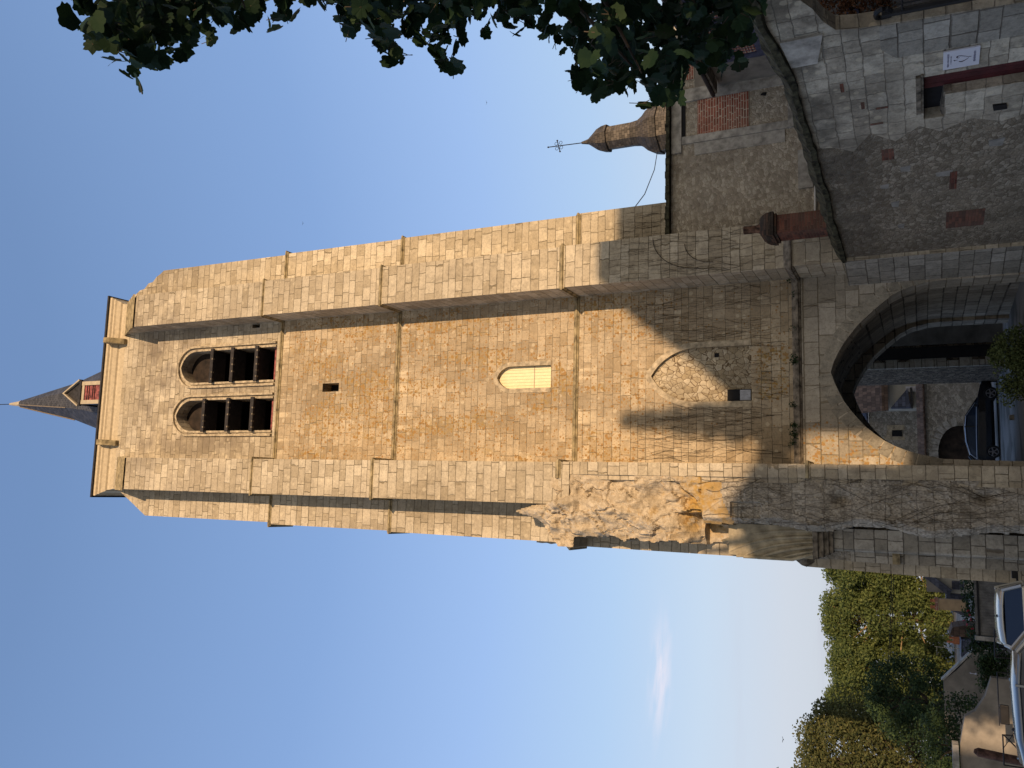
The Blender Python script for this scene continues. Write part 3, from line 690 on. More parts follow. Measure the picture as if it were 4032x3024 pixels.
for nm, fs, mt in (('broken_masonry', upf, ruinmat()), ('worn_masonry', lowf, masonry('worn_ashlar', .42, .62, ((.26, .23, .185), (.35, .315, .26), (.45, .41, .34)), (.17, .145, .11), .014, wear=.6, warp=.16, jd=.6, spots=.3, lichen=.5, bmp=.03))):
    q_ = MB(); idx = {}
    for f in fs:
        t = []
        for a in f:
            if a not in idx: idx[a] = len(q_.v); q_.v.append(allv[a].copy())
            t.append(idx[a])
        q_.f.append(tuple(t))
    q_.build(nm, mt, TW, fix=False)
m_ = MB(); m_.box((.56, 26.57, -1.2), (.975, 27.5, 13.75)); m_.build('dressed_edge', M['ash'], TW)
m_ = MB(); m_.box((.4, 26.64, -1.2), (.985, 28.2, 13.6)); m_.box((-1.6, 27.95, -1.2), (.9, 28.3, 14)); m_.build('buttress_core', M['ash'], TW)
# springer of the vanished arch, capital and pier
spg = bpy.data.objects.new('arch_springer', None); COL.objects.link(spg); spg.parent = TW
m_ = MB()
for k, (xs, rr_, yy) in enumerate(((-1.02, .07, 27.35), (-1.2, .05, 27.3), (-1.36, .035, 27.27), (-1.50, .05, 27.25), (-1.64, .03, 27.22), (-1.74, .05, 27.2))):
    pts = []
    for t in range(12):
        f = t/11; z = 5.95 + (2.75-.22*k)*f; pts.append((max(-1.92, xs - (.10+.07*k)*f - (.38+.03*k)*f*f*f), yy+.05*f, z))
    m_.tube(pts, rr_, 8)
m_.box((-1.88, 27.32, 5.9), (-.9, 28, 8.5))
m_.build('archivolt_mouldings', plain('ochre_moulded_stone', (.38, .33, .23), .9, var=.25, scale=3, bump=.01), spg)
m_ = MB(); m_.box((-1.86, 27.0, 5.78), (-.88, 28, 5.93)); m_.box((-1.80, 27.08, 5.62), (-.92, 28, 5.78)); m_.box((-1.74, 27.14, 5.48), (-.95, 28, 5.62)); m_.box((-1.66, 27.2, 5.36), (-.98, 28, 5.48))
m_.build('capital', M['trimd'], spg, bevel=.02)
m_ = MB(); m_.box((-1.5, 27.3, -1.2), (-.92, 28, 5.36)); m_.box((-1.9, 27.55, -1.2), (-1.5, 28, 4.9)); m_.build('pier', M['ash_low'], spg)
m_ = MB(); m_.tube([(-1.50, 27.42, -1.2), (-1.50, 27.42, 5.36)], .09, 10); m_.build('engaged_shaft', M['ash_low'], spg)
m_ = MB(); m_.box((-1.9, 27.4, 3.55), (-1.5, 27.8, 3.75)); m_.build('small_capital', M['trimo'], spg)

# ------------------------------------------------------------------ dry creeper on the tower
cr = thing('dry_creeper', (4, 27.98, 6), 'leafless dry creeper stems spread over the lower half of the bell tower face', 'creeper')
def stems(n, x0, x1, za, zb, y, lmin, lmax, fade=None, rad=(.003, .007)):
    m = MB()
    for k in range(n):
        x = random.uniform(x0, x1); z = random.uniform(za, zb); L = random.uniform(lmin, lmax)
        if NIX(x, z, y): continue
        pts = [(x, y, z)]; dx = random.uniform(-.25, .25)
        nst = int(L/.14)
        for t in range(nst):
            dx += random.uniform(-.28, .28); dx *= .72; x += dx*.14; z += .14*random.uniform(.7, 1.1)
            if not (x0-.05 < x < x1+.05) or z > zb+lmax*.4 or NIX(x, z, y): break
            pts.append((x, y + random.uniform(-.008, .004), z))
        if len(pts) > 3:
            r_ = random.uniform(*rad); m.tube(pts, [r_*(1-.6*i/len(pts)) for i in range(len(pts))], 3, False)
    return m
def NIX(x, z, y):
    if y > 27.9 and z < 5.6:
        for a, b in zip(ARCH, ARCH[1:]):
            if min(a[0], b[0]) <= x <= max(a[0], b[0]):
                f = (x-a[0])/(b[0]-a[0]+1e-9); 
                if z < a[1]+f*(b[1]-a[1])+.02: return True
    if y > 27.9 and 6.3 < z < 6.6: return True
    if y > 27.9 and 3.0 < x < 5.1 and 7.8 < z < 11.3 and random.random() < .5: return True
    return False
m_ = stems(280, 1.05, 7.05, 6.65, 10.8, 27.985, .8, 3.2); m_.build('fine_stems', M['vine'], cr, fix=False)
m_ = stems(60, 1.3, 6.9, 3.0, 6.1, 27.96, .5, 1.6); m_.build('gateway_stems', M['vine'], cr, fix=False)
m_ = stems(90, 7.15, 8.55, 7.0, 11.6, 26.485, .6, 2.2); m_.build('buttress_stems', M['vine'], cr, fix=False)
m_ = stems(60, 8.7, 10.0, 10.6, 12.2, 27.98, .4, 1.2); m_.build('side_stems', M['vine'], cr, fix=False)
m_ = MB()
for k in range(130):
    x = random.uniform(-.85, .9); z = random.uniform(.3, 8.2); pts = []; dx = random.uniform(-.3, .3)
    for t in range(random.randint(5, 18)):
        pts.append((x, min(ruin_y(x, z), 27.6)-.035, z)); dx += random.uniform(-.4, .4); dx *= .8; x += dx*.12; z += .12
        if x < -.9 or x > .95: break
    if len(pts) > 3: m_.tube(pts, random.uniform(.003, .008), 3, False)
m_.build('ruin_stems', M['vine'], cr, fix=False)
m_ = MB()   # thick looping stem on the right buttress
for a0, x_, z_, rr_ in ((0, 8.5, 9.9, 1.15), (1, 8.2, 9.4, .7)):
    m_.tube([(x_-rr_*math.sin(t*.16), 26.47, z_+1.3*rr_*math.cos(t*.16)-.6) for t in range(11)], .012, 5, False)
m_.build('thick_stems', M['vine'], cr, fix=False)
# leaf helper
def leafset(m, pts, size, n, spread, flat=1.0, lob=False):
    for (x, y, z, r_) in pts:
        for k in range(n):
            d = Vector((random.gauss(0, 1), random.gauss(0, 1), random.gauss(0, 1))); d.normalize(); d *= r_*spread*(random.random()**.45)
            c = Vector((x, y, z)) + Vector((d.x, d.y, d.z*flat)); a = Vector((random.gauss(0, 1), random.gauss(0, 1), random.gauss(0, .7))).normalized()
            b = a.cross(Vector((random.gauss(0, 1), random.gauss(0, 1), random.gauss(0, 1)))).normalized(); s_ = size*random.uniform(.6, 1.3)
            i = len(m.v); nn = a.cross(b)
            m.v += [c-a*s_, c-b*s_*.55+nn*s_*.15, c+a*s_, c+b*s_*.55+nn*s_*.15]; m.f.append((i, i+1, i+2, i+3))
wd = thing('wall_weeds', (4, 27.9, 6.5), 'small green weeds rooted along the mossy ledge above the gateway', 'weeds'); 
m_ = MB(); leafset(m_, [(random.choice((6.95, 6.6, 3.0, 2.2, 2.05, 1.7, 4.4, 5.5))+random.uniform(-.12, .12), 27.86, 6.5+random.uniform(-.05, .12), .12) for k in range(22)], .04, 16, 1.0); m_.build('weed_leaves', M['hedge'], wd, fix=False)

# ------------------------------------------------------------------ ground
random.seed(5)
m_ = MB(); xs = [-400, -120, -60, -40, -30, -20, -15, -10, -5, 0, 5, 10, 15, 20, 30, 40, 60, 120, 400]; ys = [-300, -80, -40, -20, -10, 0, 4, 8, 12, 15, 18, 20, 22, 24, 28, 32, 38, 44, 52, 60, 80, 120, 200, 500, 1400]
for y in ys:
    for x in xs: m_.v.append(Vector((x, y, gz(x, y))))
for j in range(len(ys)-1):
    for i in range(len(xs)-1): a = j*len(xs)+i; m_.f.append((a, a+1, a+len(xs)+1, a+len(xs)))
kind(m_.build('ground', M['asph']), 'structure')

# ------------------------------------------------------------------ street wall with gateway, right
P0 = Vector((7.21, 26.4, 0)); DW = Vector((math.cos(R(98)), math.sin(R(98)), 0)); NW = Vector((DW.y, -DW.x, 0))
def W(s, z, d=0.0): return tuple(P0 + DW*s + NW*d + Vector((0, 0, z)))
SWL = thing('street_wall', W(-5, 0, .3), 'high wall of rubble and pale ashlar with a red door, running from tower to gateway', 'wall')
zig = [(-6.6, 5.0), (-6.5, 4.5), (-6.2, 4.1), (-6.9, 3.7), (-6.4, 3.2), (-6.9, 2.7), (-6.55, 2.3), (-6.9, 1.7), (-6.6, 1.1), (-6.9, .4), (-6.7, -1)]
m_ = MB(); m_.prism([W(s, z) for s, z in [(0, -1), (0, 4.78)] + [(-2, 4.86), (-4.5, 4.92)] + zig], tuple(NW*.45)); m_.build('rubble_part', M['rubw'], SWL)
pier = [(-6.6, 4.97), (-8, 5.0), (-9.45, 5.02), (-10.85, 5.23), (-12.04, 5.34), (-14, 5.8), (-17, 6.4), (-17, -.5), (-15.3, -.5), (-15.3, 4.2), (-14.6, 4.75), (-13.4, 4.95), (-12.5, 4.82), (-11.78, 4.6),
        (-11.47, 4.42), (-11.06, 4.28), (-10.75, 4.09), (-10.67, 3.74), (-10.63, 3.35), (-10.38, -.5)] + [(s, z) for s, z in reversed(zig[:-1])] [:0]
door = [(-8.72, -.4), (-8.72, 2.62), (-7.15, 2.62), (-7.15, 2.22), (-7.98, 2.22), (-7.98, -.4)]
m_ = MB(); m_.prism([W(s, z) for s, z in pier + [(-6.7, -.5)] + list(reversed(zig[1:-1]))], tuple(NW*.32), [[W(s, z) for s, z in door]])
PALE = ((.38, .34, .27), (.47, .425, .34), (.58, .53, .43))
m_.build('ashlar_part', masonry('pale_ashlar', .36, .50, PALE, (.17, .15, .12), .016, wear=.7, warp=.25, jd=.75, spots=.3, dark=((7.2, 9.4, 3.2, 4.4, .5, .6), (7.5, 9.2, 4.3, 5.4, .35, .8)), darkc=(.09, .08, .065), bmp=.04), SWL)
m_ = MB(); m_.prism([W(s, z, -.012) for s, z in [(-10.6, 3.35), (-10.4, -.4), (-9.55, -.4), (-9.55, 3.1), (-9.9, 3.35)]], tuple(NW*.02)); m_.build('gate_pier_face', M['ash_low'], SWL)
d_ = bpy.data.objects.new('door', None); COL.objects.link(d_); d_.parent = SWL
m_ = MB(); 
for k in range(5): m_.prism([W(-8.72+.15*k, -.4, .22), W(-8.72+.15*k+.142, -.4, .22), W(-8.72+.15*k+.142, 2.6, .22), W(-8.72+.15*k, 2.6, .22)], tuple(NW*.04))
m_.build('door_leaf', M['red'], d_)
m_ = MB(); m_.prism([W(-8.72, -.4, .262), W(-7.1, -.4, .262), W(-7.1, 2.64, .262), W(-8.72, 2.64, .262)], tuple(NW*.03)); m_.build('recess_darkness', M['black'], d_)
m_ = MB(); m_.prism([W(-8.85, 2.62, -.04), W(-7.45, 2.62, -.04), W(-7.45, 2.67, -.04), W(-8.85, 2.67, -.04)], tuple(NW*.2)); m_.prism([W(-8.82, 2.67, -.07), W(-7.48, 2.67, -.07), W(-7.48, 2.76, -.07), W(-8.82, 2.76, -.07)], tuple(NW*.2)); m_.build('moulded_lintel', M['trimd'], d_)
m_ = MB(); m_.prism([W(-8.0, 2.1, .05), W(-7.15, 2.1, .05), W(-7.15, 2.27, .05), W(-7.3, 2.30, .05), W(-8.0, 2.24, .05)], tuple(NW*.3)); m_.build('broken_sill', M['trimd'], d_)
# coping
m_ = MB(); top = [(0.1, 4.80), (-2, 4.87), (-4.5, 4.93), (-6.96, 4.98), (-9.45, 5.04), (-10.85, 5.25), (-12.04, 5.36), (-14, 5.82), (-17, 6.42)]
for k in range(len(top)-1):
    (s0, z0), (s1, z1) = top[k], top[k+1]
    n_ = max(1, int(abs(s1-s0)/.25))
    for q in range(n_):
        f0, f1 = q/n_, (q+1)/n_; a0, a1 = s0+(s1-s0)*f0, s0+(s1-s0)*f1; b0, b1 = z0+(z1-z0)*f0, z0+(z1-z0)*f1
        j = lambda: random.uniform(-.035, .035)
        for (d0, h0), (d1, h1) in (((-.13, -.07), (-.15, .05)), ((-.15, .05), (.08, .24)), ((.08, .24), (.36, .24)), ((.36, .24), (.5, .05)), ((.5, .05), (.48, -.07)), ((.48, -.07), (-.13, -.07))):
            m_.quad(W(a0, b0+h0, d0), W(a1, b1+h0, d0), W(a1, b1+h1, d1), W(a0, b0+h1, d1))
m_.build('mossy_coping', M['moss'], SWL, rough=.07)
m_ = MB(); m_.prism([W(-10.75, 4.32, -.05), W(-9.9, 4.5, -.05), W(-9.9, 5.0, -.05), W(-10.75, 5.1, -.05)], tuple(NW*.1)) ; m_.build('smooth_corner_block', M['trimg'], SWL)
for s_, z_, l_, hh in ((-8.2, 3.75, .26, .07), (-7.9, 3.3, .07, .24), (-7.3, 3.42, .07, .26), (-6.1, 3.25, .5, .26), (-4.6, 1.9, .9, .16), (-2.4, 1.2, 1.0, .9), (-9.0, 4.1, .3, .07)):
    m_ = MB(); m_.prism([W(s_, z_, -.008), W(s_+l_, z_, -.008), W(s_+l_, z_+hh, -.008), W(s_, z_+hh, -.008)], tuple(NW*.02)); m_.build('brick_patch', M['brickd'], SWL)
for s_, z_, l_, hh in ((-5.2, 2.9, .30, .22), (-4.7, 2.0, .28, .35), (-3.4, 3.2, .36, .18), (-2.0, 3.1, .3, .16), (-5.9, 1.0, .35, .3), (-4.4, 3.4, .25, .2)):
    m_ = MB(); m_.prism([W(s_, z_, -.006), W(s_+l_, z_+.03, -.006), W(s_+l_-.04, z_+hh, -.006), W(s_+.05, z_+hh+.02, -.006)], tuple(NW*.03)); m_.build('large_stone', plain('wall_stone', (.27, .255, .225), .95, var=.2, scale=4, bump=.01) if s_ == -5.2 else bpy.data.materials['wall_stone'], SWL)
# sign
sg = thing('wall_sign', W(-9.2, 2.0, -.03), 'white rectangular sign with dark heart and cross emblem on the wall beside the red door', 'sign')
m_ = MB(); m_.prism([W(-9.49, 1.655, -.045), W(-8.915, 1.655, -.045), W(-8.915, 2.275, -.045), W(-9.49, 2.275, -.045)], tuple(NW*.03)); m_.build('panel', M['white'], sg)
# on the sign: +s is to the left as seen; helper with (x right, y up) centred
def SG(x, y): return W(-9.2 - x, 1.965 + y, -.049)
def ribbon(m, pts, ws):
    for i in range(len(pts)-1):
        a, b = Vector(pts[i]), Vector(pts[i+1]); t = (b-a).normalized(); n = Vector((-t.y, t.x))
        m.prism([SG(*(a+n*ws[i])), SG(*(b+n*ws[i+1])), SG(*(b-n*ws[i+1])), SG(*(a-n*ws[i]))], tuple(NW*.003))
m_ = MB()
ribbon(m_, [(.045, .03), (.035, .055), (.05, .075), (.085, .075), (.10, .045), (.09, .0), (.06, -.06), (.03, -.11), (.015, -.17)], [.003, .006, .009, .011, .009, .007, .005, .004, .006])
m_.build('heart_stroke', M['ink'], sg); m_ = MB(); ribbon(m_, [(-.07, .04), (-.095, .015), (-.10, -.01), (-.08, -.05), (-.04, -.10), (.0, -.13)], [.003, .010, .011, .009, .004, .003])
m_.build('heart_stroke', M['ink'], sg); m_ = MB()
ribbon(m_, [(-.022, .13), (-.03, .06)], [.005, .003]); ribbon(m_, [(-.05, .112), (-.004, .118)], [.004, .004])
m_.build('cross_emblem', M['ink'], sg)
def textobj(name, body, size, origin, xdir, ydir, mat, parent, sx=1.0):
    cu = bpy.data.curves.new(name, 'FONT'); cu.body = body; cu.size = size; cu.align_x = 'CENTER'; cu.align_y = 'CENTER'
    ob = bpy.data.objects.new(name, cu); COL.objects.link(ob)
    dg = bpy.context.evaluated_depsgraph_get(); me = bpy.data.meshes.new_from_object(ob.evaluated_get(dg)); bpy.data.objects.remove(ob)
    X = Vector(xdir).normalized()*sx; Y = Vector(ydir).normalized(); off = Vector((0, 0, 0)); p = parent
    while p is not None: off += Vector(p.location); p = p.parent
    for v in me.vertices: v.co = Vector(origin) + X*v.co.x + Y*v.co.y - off
    me.materials.clear(); me.materials.append(mat); o = bpy.data.objects.new(name, me); COL.objects.link(o); o.parent = parent; return o
def scrawl(name, y, wdt, hgt):          # faint lettering too small to read
    m = MB(); x = -wdt/2
    while x < wdt/2:
        l = random.uniform(.012, .03); hh_ = hgt*random.uniform(.5, 1.0)
        m.prism([SG(x, y-hh_/2), SG(x+l*.7, y-hh_/2), SG(x+l*.7, y+hh_/2), SG(x, y+hh_/2)], tuple(NW*.003)); x += l
    m.build(name, M['inkg'], sg)
scrawl('upper_lettering_line', .225, .42, .035); scrawl('second_lettering_line', .175, .26, .022); scrawl('lower_lettering_line', -.225, .32, .04)
m_ = MB(); m_.prism([W(-7.32, 1.33, -.04), W(-7.12, 1.30, -.04), W(-7.12, 1.05, -.04), W(-7.30, 1.08, -.04)], tuple(NW*.05))
tag(m_.build('letter_box', M['iron']), 'small black box fixed on the wall between red door and rubble', 'box')
# iron gate
gt = thing('iron_gate', W(-12.8, 0, .35), 'black iron bar gate standing open in the gateway beside the pale pier', 'gate')
for k in range(9):
    s_ = -10.95 - .28*k
    m_ = MB(); m_.tube([W(s_, -.4, .12), W(s_, 3.1+.1*math.sin(k*.5), .12)], .018, 6); m_.build('bar', M['iron'], gt)
for z_ in (2.95, 1.6, .2): m_ = MB(); m_.tube([W(-10.7, z_, .12), W(-13.3, z_, .12)], .02, 6); m_.build('rail', M['iron'], gt)
m_ = MB(); m_.tube([W(-10.66, -.4, .15), W(-10.72, 3.3, .15)], .07, 8)
m_.tube([W(-10.72+.13*math.sin(t*.6)-.02, 3.32+.13*math.cos(t*.6)-.05, .15) for t in range(11)], .05, 6); m_.build('gate_post', M['iron'], gt)

# ------------------------------------------------------------------ brick chimney on the street wall
ch = thing('brick_chimney', (7.93, 25.0, 4.9), 'red brick chimney with domed top and terracotta pot standing on the mossy wall', 'chimney')
cx0, cx1, cy0, cy1 = 7.66, 8.2, 24.6, 25.5
m_ = MB(); m_.box((cx0, cy0, 4.6), (cx1, cy1, 6.5)); m_.build('shaft', M['brickd'], ch)
m_ = MB(); m_.box((cx0-.04, cy0-.04, 6.5), (cx1+.04, cy1+.04, 6.58)); m_.box((cx0-.09, cy0-.09, 6.58), (cx1+.09, cy1+.09, 6.68))
px_, py_ = (cx0+cx1)/2, (cy0+cy1)/2; i0 = len(m_.v)
pr = [(1.0, 6.68), (.97, 6.78), (.86, 6.88), (.68, 6.97), (.45, 7.02), (.33, 7.05)]
for k in range(len(pr)-1):
    (a, za), (b, zb) = pr[k], pr[k+1]; hx, hy = (cx1-cx0)/2+.08, (cy1-cy0)/2+.08
    qa = [(px_+sx*hx*a, py_+sy*hy*a, za) for sx, sy in ((-1,-1),(1,-1),(1,1),(-1,1))]; qb = [(px_+sx*hx*b, py_+sy*hy*b, zb) for sx, sy in ((-1,-1),(1,-1),(1,1),(-1,1))]
    for j in range(4): m_.quad(qa[j], qa[(j+1) % 4], qb[(j+1) % 4], qb[j])
m_.build('domed_cap', M['sooty'], ch, rough=.03)
m_ = MB(); m_.lathe((px_, py_-.15, 7.0), [(.16, 0), (.12, .12), (.125, .48), (.11, .5)], 12); m_.build('chimney_pot', M['terrad'], ch, smooth=False)

# ------------------------------------------------------------------ stone house, right of the tower
HS = thing('stone_house', (12, 27.6, 0), 'rubble stone house with bricked-up window and projecting wing, right of the tower', 'house')
m_ = MB(); m_.box((8.61, 27.4, -1), (20, 27.86, 10.42)); m_.build('facade', M['rubh'], HS)
m_ = MB(); m_.box((10.4, 27.9, -1), (20, 34.5, 10.35)); m_.build('house_body', M['rubh'], HS)
m_ = MB(); m_.box((11.75, 27.33, 10.05), (19, 27.42, 10.40)); 
for xa in (12.04, 13.58): m_.box((xa, 27.34, 6.5), (xa+.27, 27.42, 10.04))
m_.box((12.04, 27.30, 6.3), (13.85, 27.42, 6.49)); m_.box((11.6, 27.37, 6.6), (12.03, 27.42, 9.6)); m_.box((13.86, 27.36, 6.3), (14.05, 27.42, 10.04)); m_.build('window_surround', M['trimg'], HS)
m_ = MB(); m_.box((12.32, 27.375, 7.75), (13.57, 27.42, 9.5)); m_.build('brick_infill', M['brick'], HS)
m_ = MB(); m_.box((12.32, 27.372, 9.92), (13.57, 27.42, 10.04)); m_.build('lintel_slot', M['black'], HS)
m_ = MB(); m_.prism([(13.3, 27.38, 7.2), (13.42, 27.38, 7.17), (13.44, 27.38, 7.3), (13.36, 27.38, 7.38)], (0, .04, 0)); m_.build('broken_hole', M['black'], HS)
m_ = MB(); m_.box((14.4, 27.375, 9.62), (15.6, 27.42, 10.04)); m_.build('brick_patch', M['brick'], HS)
m_ = MB(); m_.box((14.06, 27.38, 6.4), (16, 27.42, 9.6)); m_.build('render_panel', M['plast'], HS)
m_ = MB()
for k in range(46): m_.box((8.58+.25*k, 27.16+random.uniform(-.03, .03), 10.43), (8.58+.25*k+.24, 29.5, 10.56+random.uniform(-.02, .025)))
m_.build('eaves_coping', M['moss'], HS)
m_ = MB(); m_.tube([(9.1, 27.33, 5.7), (10.1, 27.33, 5.68)], .035, 8); m_.build('white_pipe', plain('pipe_white', (.6, .6, .58), .5), HS)
m_ = MB(); m_.box((9.9, 27.3, 5.75), (11.2, 27.42, 6.2)); m_.build('ledge_block', M['trimg'], HS)
m_ = MB(); m_.box((13.95, 15, -1), (19.5, 27.38, 8.72)); m_.build('wing_wall', M['plast'], HS)
m_ = MB(); m_.box((13.5, 15, 8.73), (13.95, 27.0, 8.80)); m_.prism([(13.5, 15, 8.80), (13.5, 15, 8.93), (19.5, 15, 9.6), (19.5, 15, 8.8)], (0, 12.0, 0)); m_.build('wing_roof', M['trimd'], HS)
m_ = MB(); m_.tube([(13.46, 15, 8.86), (13.46, 27.02, 8.86)], .07, 6); m_.build('wing_gutter', M['lead'], HS)
wf = bpy.data.objects.new('wing_window', None); COL.objects.link(wf); wf.parent = HS
m_ = MB(); m_.box((13.86, 20.0, 6.93), (13.95, 25.75, 7.14)); m_.box((13.86, 25.5, 7.14), (13.95, 25.75, 8.6)); m_.box((13.86, 20, 8.4), (13.95, 25.5, 8.6)); m_.box((13.80, 20.0, 6.86), (13.95, 25.95, 6.925)); m_.box((13.86, 23.3, 7.14), (13.95, 23.5, 8.4)); m_.build('blue_frame', M['blue'], wf, bevel=.01)
m_ = MB()
for k in range(34): m_.box((13.90, 20.1+k*.16, 7.14), (13.945, 20.1+k*.16+.07, 8.4)); 
m_.build('louvre_slats', M['brick'], wf)
m_ = MB(); m_.box((13.93, 20.0, 7.1), (13.949, 25.5, 8.45)); m_.build('window_darkness', M['blue'], wf)
m_ = MB(); m_.box((13.82, 24.15, 4.1), (13.95, 25.4, 4.2)); m_.box((13.82, 24.15, 4.32), (13.95, 25.4, 4.42)); m_.build('blue_lintel_frame', M['blue'], HS)
m_ = MB(); m_.tube([(13.85, 21, 5.22), (13.85, 24.45, 5.2)], .05, 8); m_.build('white_gutter', plain('pvc_white', (.62, .63, .64), .4), HS)
iv = thing('brown_ivy', (13.9, 24, 4.0), 'rust brown ivy hanging over the wall seen through the gateway at the right', 'ivy')
m_ = MB(); leafset(m_, [(13.86, random.uniform(20.5, 25.6), random.uniform(3.3, 5.1), .3) for k in range(150)], .065, 26, 1.0); m_.build('ivy_leaves', M['ivy'], iv, fix=False)
# slate turret
tu = thing('octagonal_turret', (18.6, 40, 0), 'octagonal slate-hung stair turret with bell-shaped roof behind the stone house', 'turret')
m_ = MB(); m_.lathe((18.6, 40, 0), [(1.19, 0), (1.19, 14.45)], 8, R(8)); m_.build('turret_wall', M['slated'], tu)
m_ = MB(); m_.lathe((18.6, 40, 0), [(1.30, 14.42), (1.30, 14.5), (1.24, 14.8), (1.08, 15.08), (.84, 15.32), (.68, 15.58), (.63, 15.95)], 8, R(8)); m_.build('bell_roof', M['slatet'], tu)
m_ = MB(); m_.lathe((18.6, 40, 0), [(.63, 15.95), (.62, 17.25)], 8, R(8)); m_.build('lantern_shaft', M['slated'], tu)
m_ = MB(); m_.lathe((18.6, 40, 0), [(.74, 17.25), (.74, 17.3), (.70, 17.55), (.58, 17.85), (.34, 18.15), (.15, 18.4), (.06, 18.8)], 8, R(8)); m_.build('lantern_cap', M['slatet'], tu)
crs = bpy.data.objects.new('iron_cross', None); COL.objects.link(crs); crs.parent = tu
m_ = MB(); m_.tube([(18.6, 40, 18.7), (18.68, 40, 20.75)], .025, 6); m_.tube([(18.28, 39.9, 20.02), (19.02, 40.1, 20.28)], .025, 6); m_.build('cross_arms', M['iron'], crs)
for dx, dz in ((-.14, .1), (.14, .14), (-.12, -.16), (.16, -.12)):
    m_ = MB(); c = Vector((18.66+dx, 40, 20.15+dz)); m_.tube([(c.x+.09*math.cos(t*.7), 40, c.z+.09*math.sin(t*.7)) for t in range(10)], .014, 4); m_.build('scroll', M['iron'], crs)
for p in ((18.28, 39.9, 20.02), (19.02, 40.1, 20.28), (18.68, 40, 20.77)): m_ = MB(); m_.lathe(p, [(.0, -.06), (.05, -.02), (.05, .02), (.0, .06)], 6); m_.build('cross_finial', M['iron'], crs)
m_ = MB(); m_.tube([(17.25, 39.6, 14.5), (14.8, 35.9, 13.55), (12.2, 32, 12.8), (10.3, 28.6, 12.25)], .02, 5); tag(m_.build('stay_cable', M['iron']), 'thin cable running from the slate turret down to the bell tower buttress', 'cable')

# ------------------------------------------------------------------ seen through the gateway
m_ = MB(); cb = thing('corner_building', (6.5, 42, -.4), 'dim stone building with a quoined corner just beyond the gateway passage', 'building')
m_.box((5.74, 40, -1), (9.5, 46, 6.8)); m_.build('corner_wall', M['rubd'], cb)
m_ = MB(); 
for k in range(14): m_.box((5.72, 39.97, -.6+.48*k), (5.72+random.choice((.26, .38)), 40.2, -.6+.48*k+.45))
m_.build('quoins', M['ash_low'], cb)
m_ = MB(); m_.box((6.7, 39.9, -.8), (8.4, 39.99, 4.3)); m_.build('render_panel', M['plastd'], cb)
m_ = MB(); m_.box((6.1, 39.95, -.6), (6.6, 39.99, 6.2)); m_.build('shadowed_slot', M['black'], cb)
gw = thing('garden_wall', (4, 52, -.6), 'pale rubble wall with tiled coping and round oak door behind the black car', 'wall')
hole = gothic(1.0, 4.13, 1.0, 2.05, foot=-1.1)
m_ = MB(); m_.prism([(0, 52, -1.2), (0, 52, 2.62), (9, 52, 2.62), (9, 52, -1.2)], (0, .5, 0), [xz(hole, 52)]); m_.build('rubble_face', M['rubf'], gw)
m_ = MB(); m_.box((.9, 52.2, -1.2), (4.2, 52.25, 2.1)); m_.build('oak_door', M['wood'], gw)
ringo = along(hole[1:-1], 13); m_ = MB()
for k in range(13):
    a, b = Vector(ringo[k]), Vector(ringo[k+1]); t = (b-a).normalized(); n = Vector((-t.y, t.x)); wd_ = random.choice((.3, .45, .38))
    m_.prism(xz([tuple(a+t*.02), tuple(b-t*.02), tuple(b-t*.02+n*wd_), tuple(a+t*.02+n*wd_)], 51.97), (0, .05, 0))
m_.build('door_voussoirs', M['trimg'], gw)
m_ = MB(); 
for k in range(45): 
    m_.prism([(k*.2, 51.75, 2.66+random.uniform(0, .03)), (k*.2+.19, 51.75, 2.66), (k*.2+.19, 52.25, 3.0), (k*.2, 52.25, 3.0)], (0, 0, .05))
m_.box((0, 51.8, 2.62), (9, 52.5, 2.68)); m_.build('tile_coping', M['tile'], gw)
gh = thing('gable_house', (3.4, 57, -.7), 'rubble house with one tiny square window beyond the tiled garden wall', 'house')
m_ = MB(); m_.box((-1, 56, -1), (5.9, 62, 5.75)); m_.build('rubble_wall', M['rubf'], gh)
m_ = MB(); m_.prism([(-1.2, 55.9, 5.75), (5.95, 55.9, 5.75), (5.95, 59, 8.4), (-1.2, 59, 8.4)], (0, 0, .12)); m_.build('slate_roof', M['slateb'], gh)
m_ = MB(); m_.box((3.82, 55.95, 3.9), (4.18, 55.998, 4.45)); m_.build('tiny_window', M['black'], gh)
m_ = MB(); m_.box((3.6, 55.975, 3.75), (3.8, 55.999, 4.9)); m_.box((4.2, 55.975, 3.75), (4.5, 55.999, 4.7)); m_.box((3.82, 55.975, 4.47), (4.18, 55.999, 4.75)); m_.build('window_surround', M['trim'], gh)
vb = thing('veranda_house', (7, 55, -.7), 'pale house with brown roof, dark lean-to and a vertical lettered panel beyond the gateway', 'house')
m_ = MB(); m_.box((5.35, 54.5, -1), (10, 60, 4.75)); m_.build('pale_wall', M['plastw'], vb)
m_ = MB(); m_.prism([(5.2, 53.9, 4.75), (10.2, 53.9, 4.75), (10.2, 58.2, 8.6), (5.2, 58.2, 8.6)], (0, 0, .15)); m_.box((5.2, 53.85, 4.55), (10.2, 54.1, 4.75)); m_.build('brown_roof', M['tile'], vb)
m_ = MB(); m_.prism([(5.35, 53.6, 3.35), (6.45, 53.6, 3.5), (5.35, 53.6, 4.4)], (0, .9, 0)); m_.build('lean_to', M['slateb'], vb)
m_ = MB(); m_.box((5.35, 53.5, 3.25), (6.5, 54.5, 3.36)); m_.build('lean_to_gutter', M['lead'], vb)
m_ = MB(); m_.box((6.35, 54.44, 2.9), (6.68, 54.49, 3.6)); pn = m_.build('lettered_panel', M['white'], vb)
textobj('panel_lettering', 'VERANDA', .15, (6.52, 54.43, 3.25), (0, 0, -1), (1, 0, 0), M['inkg'], pn)
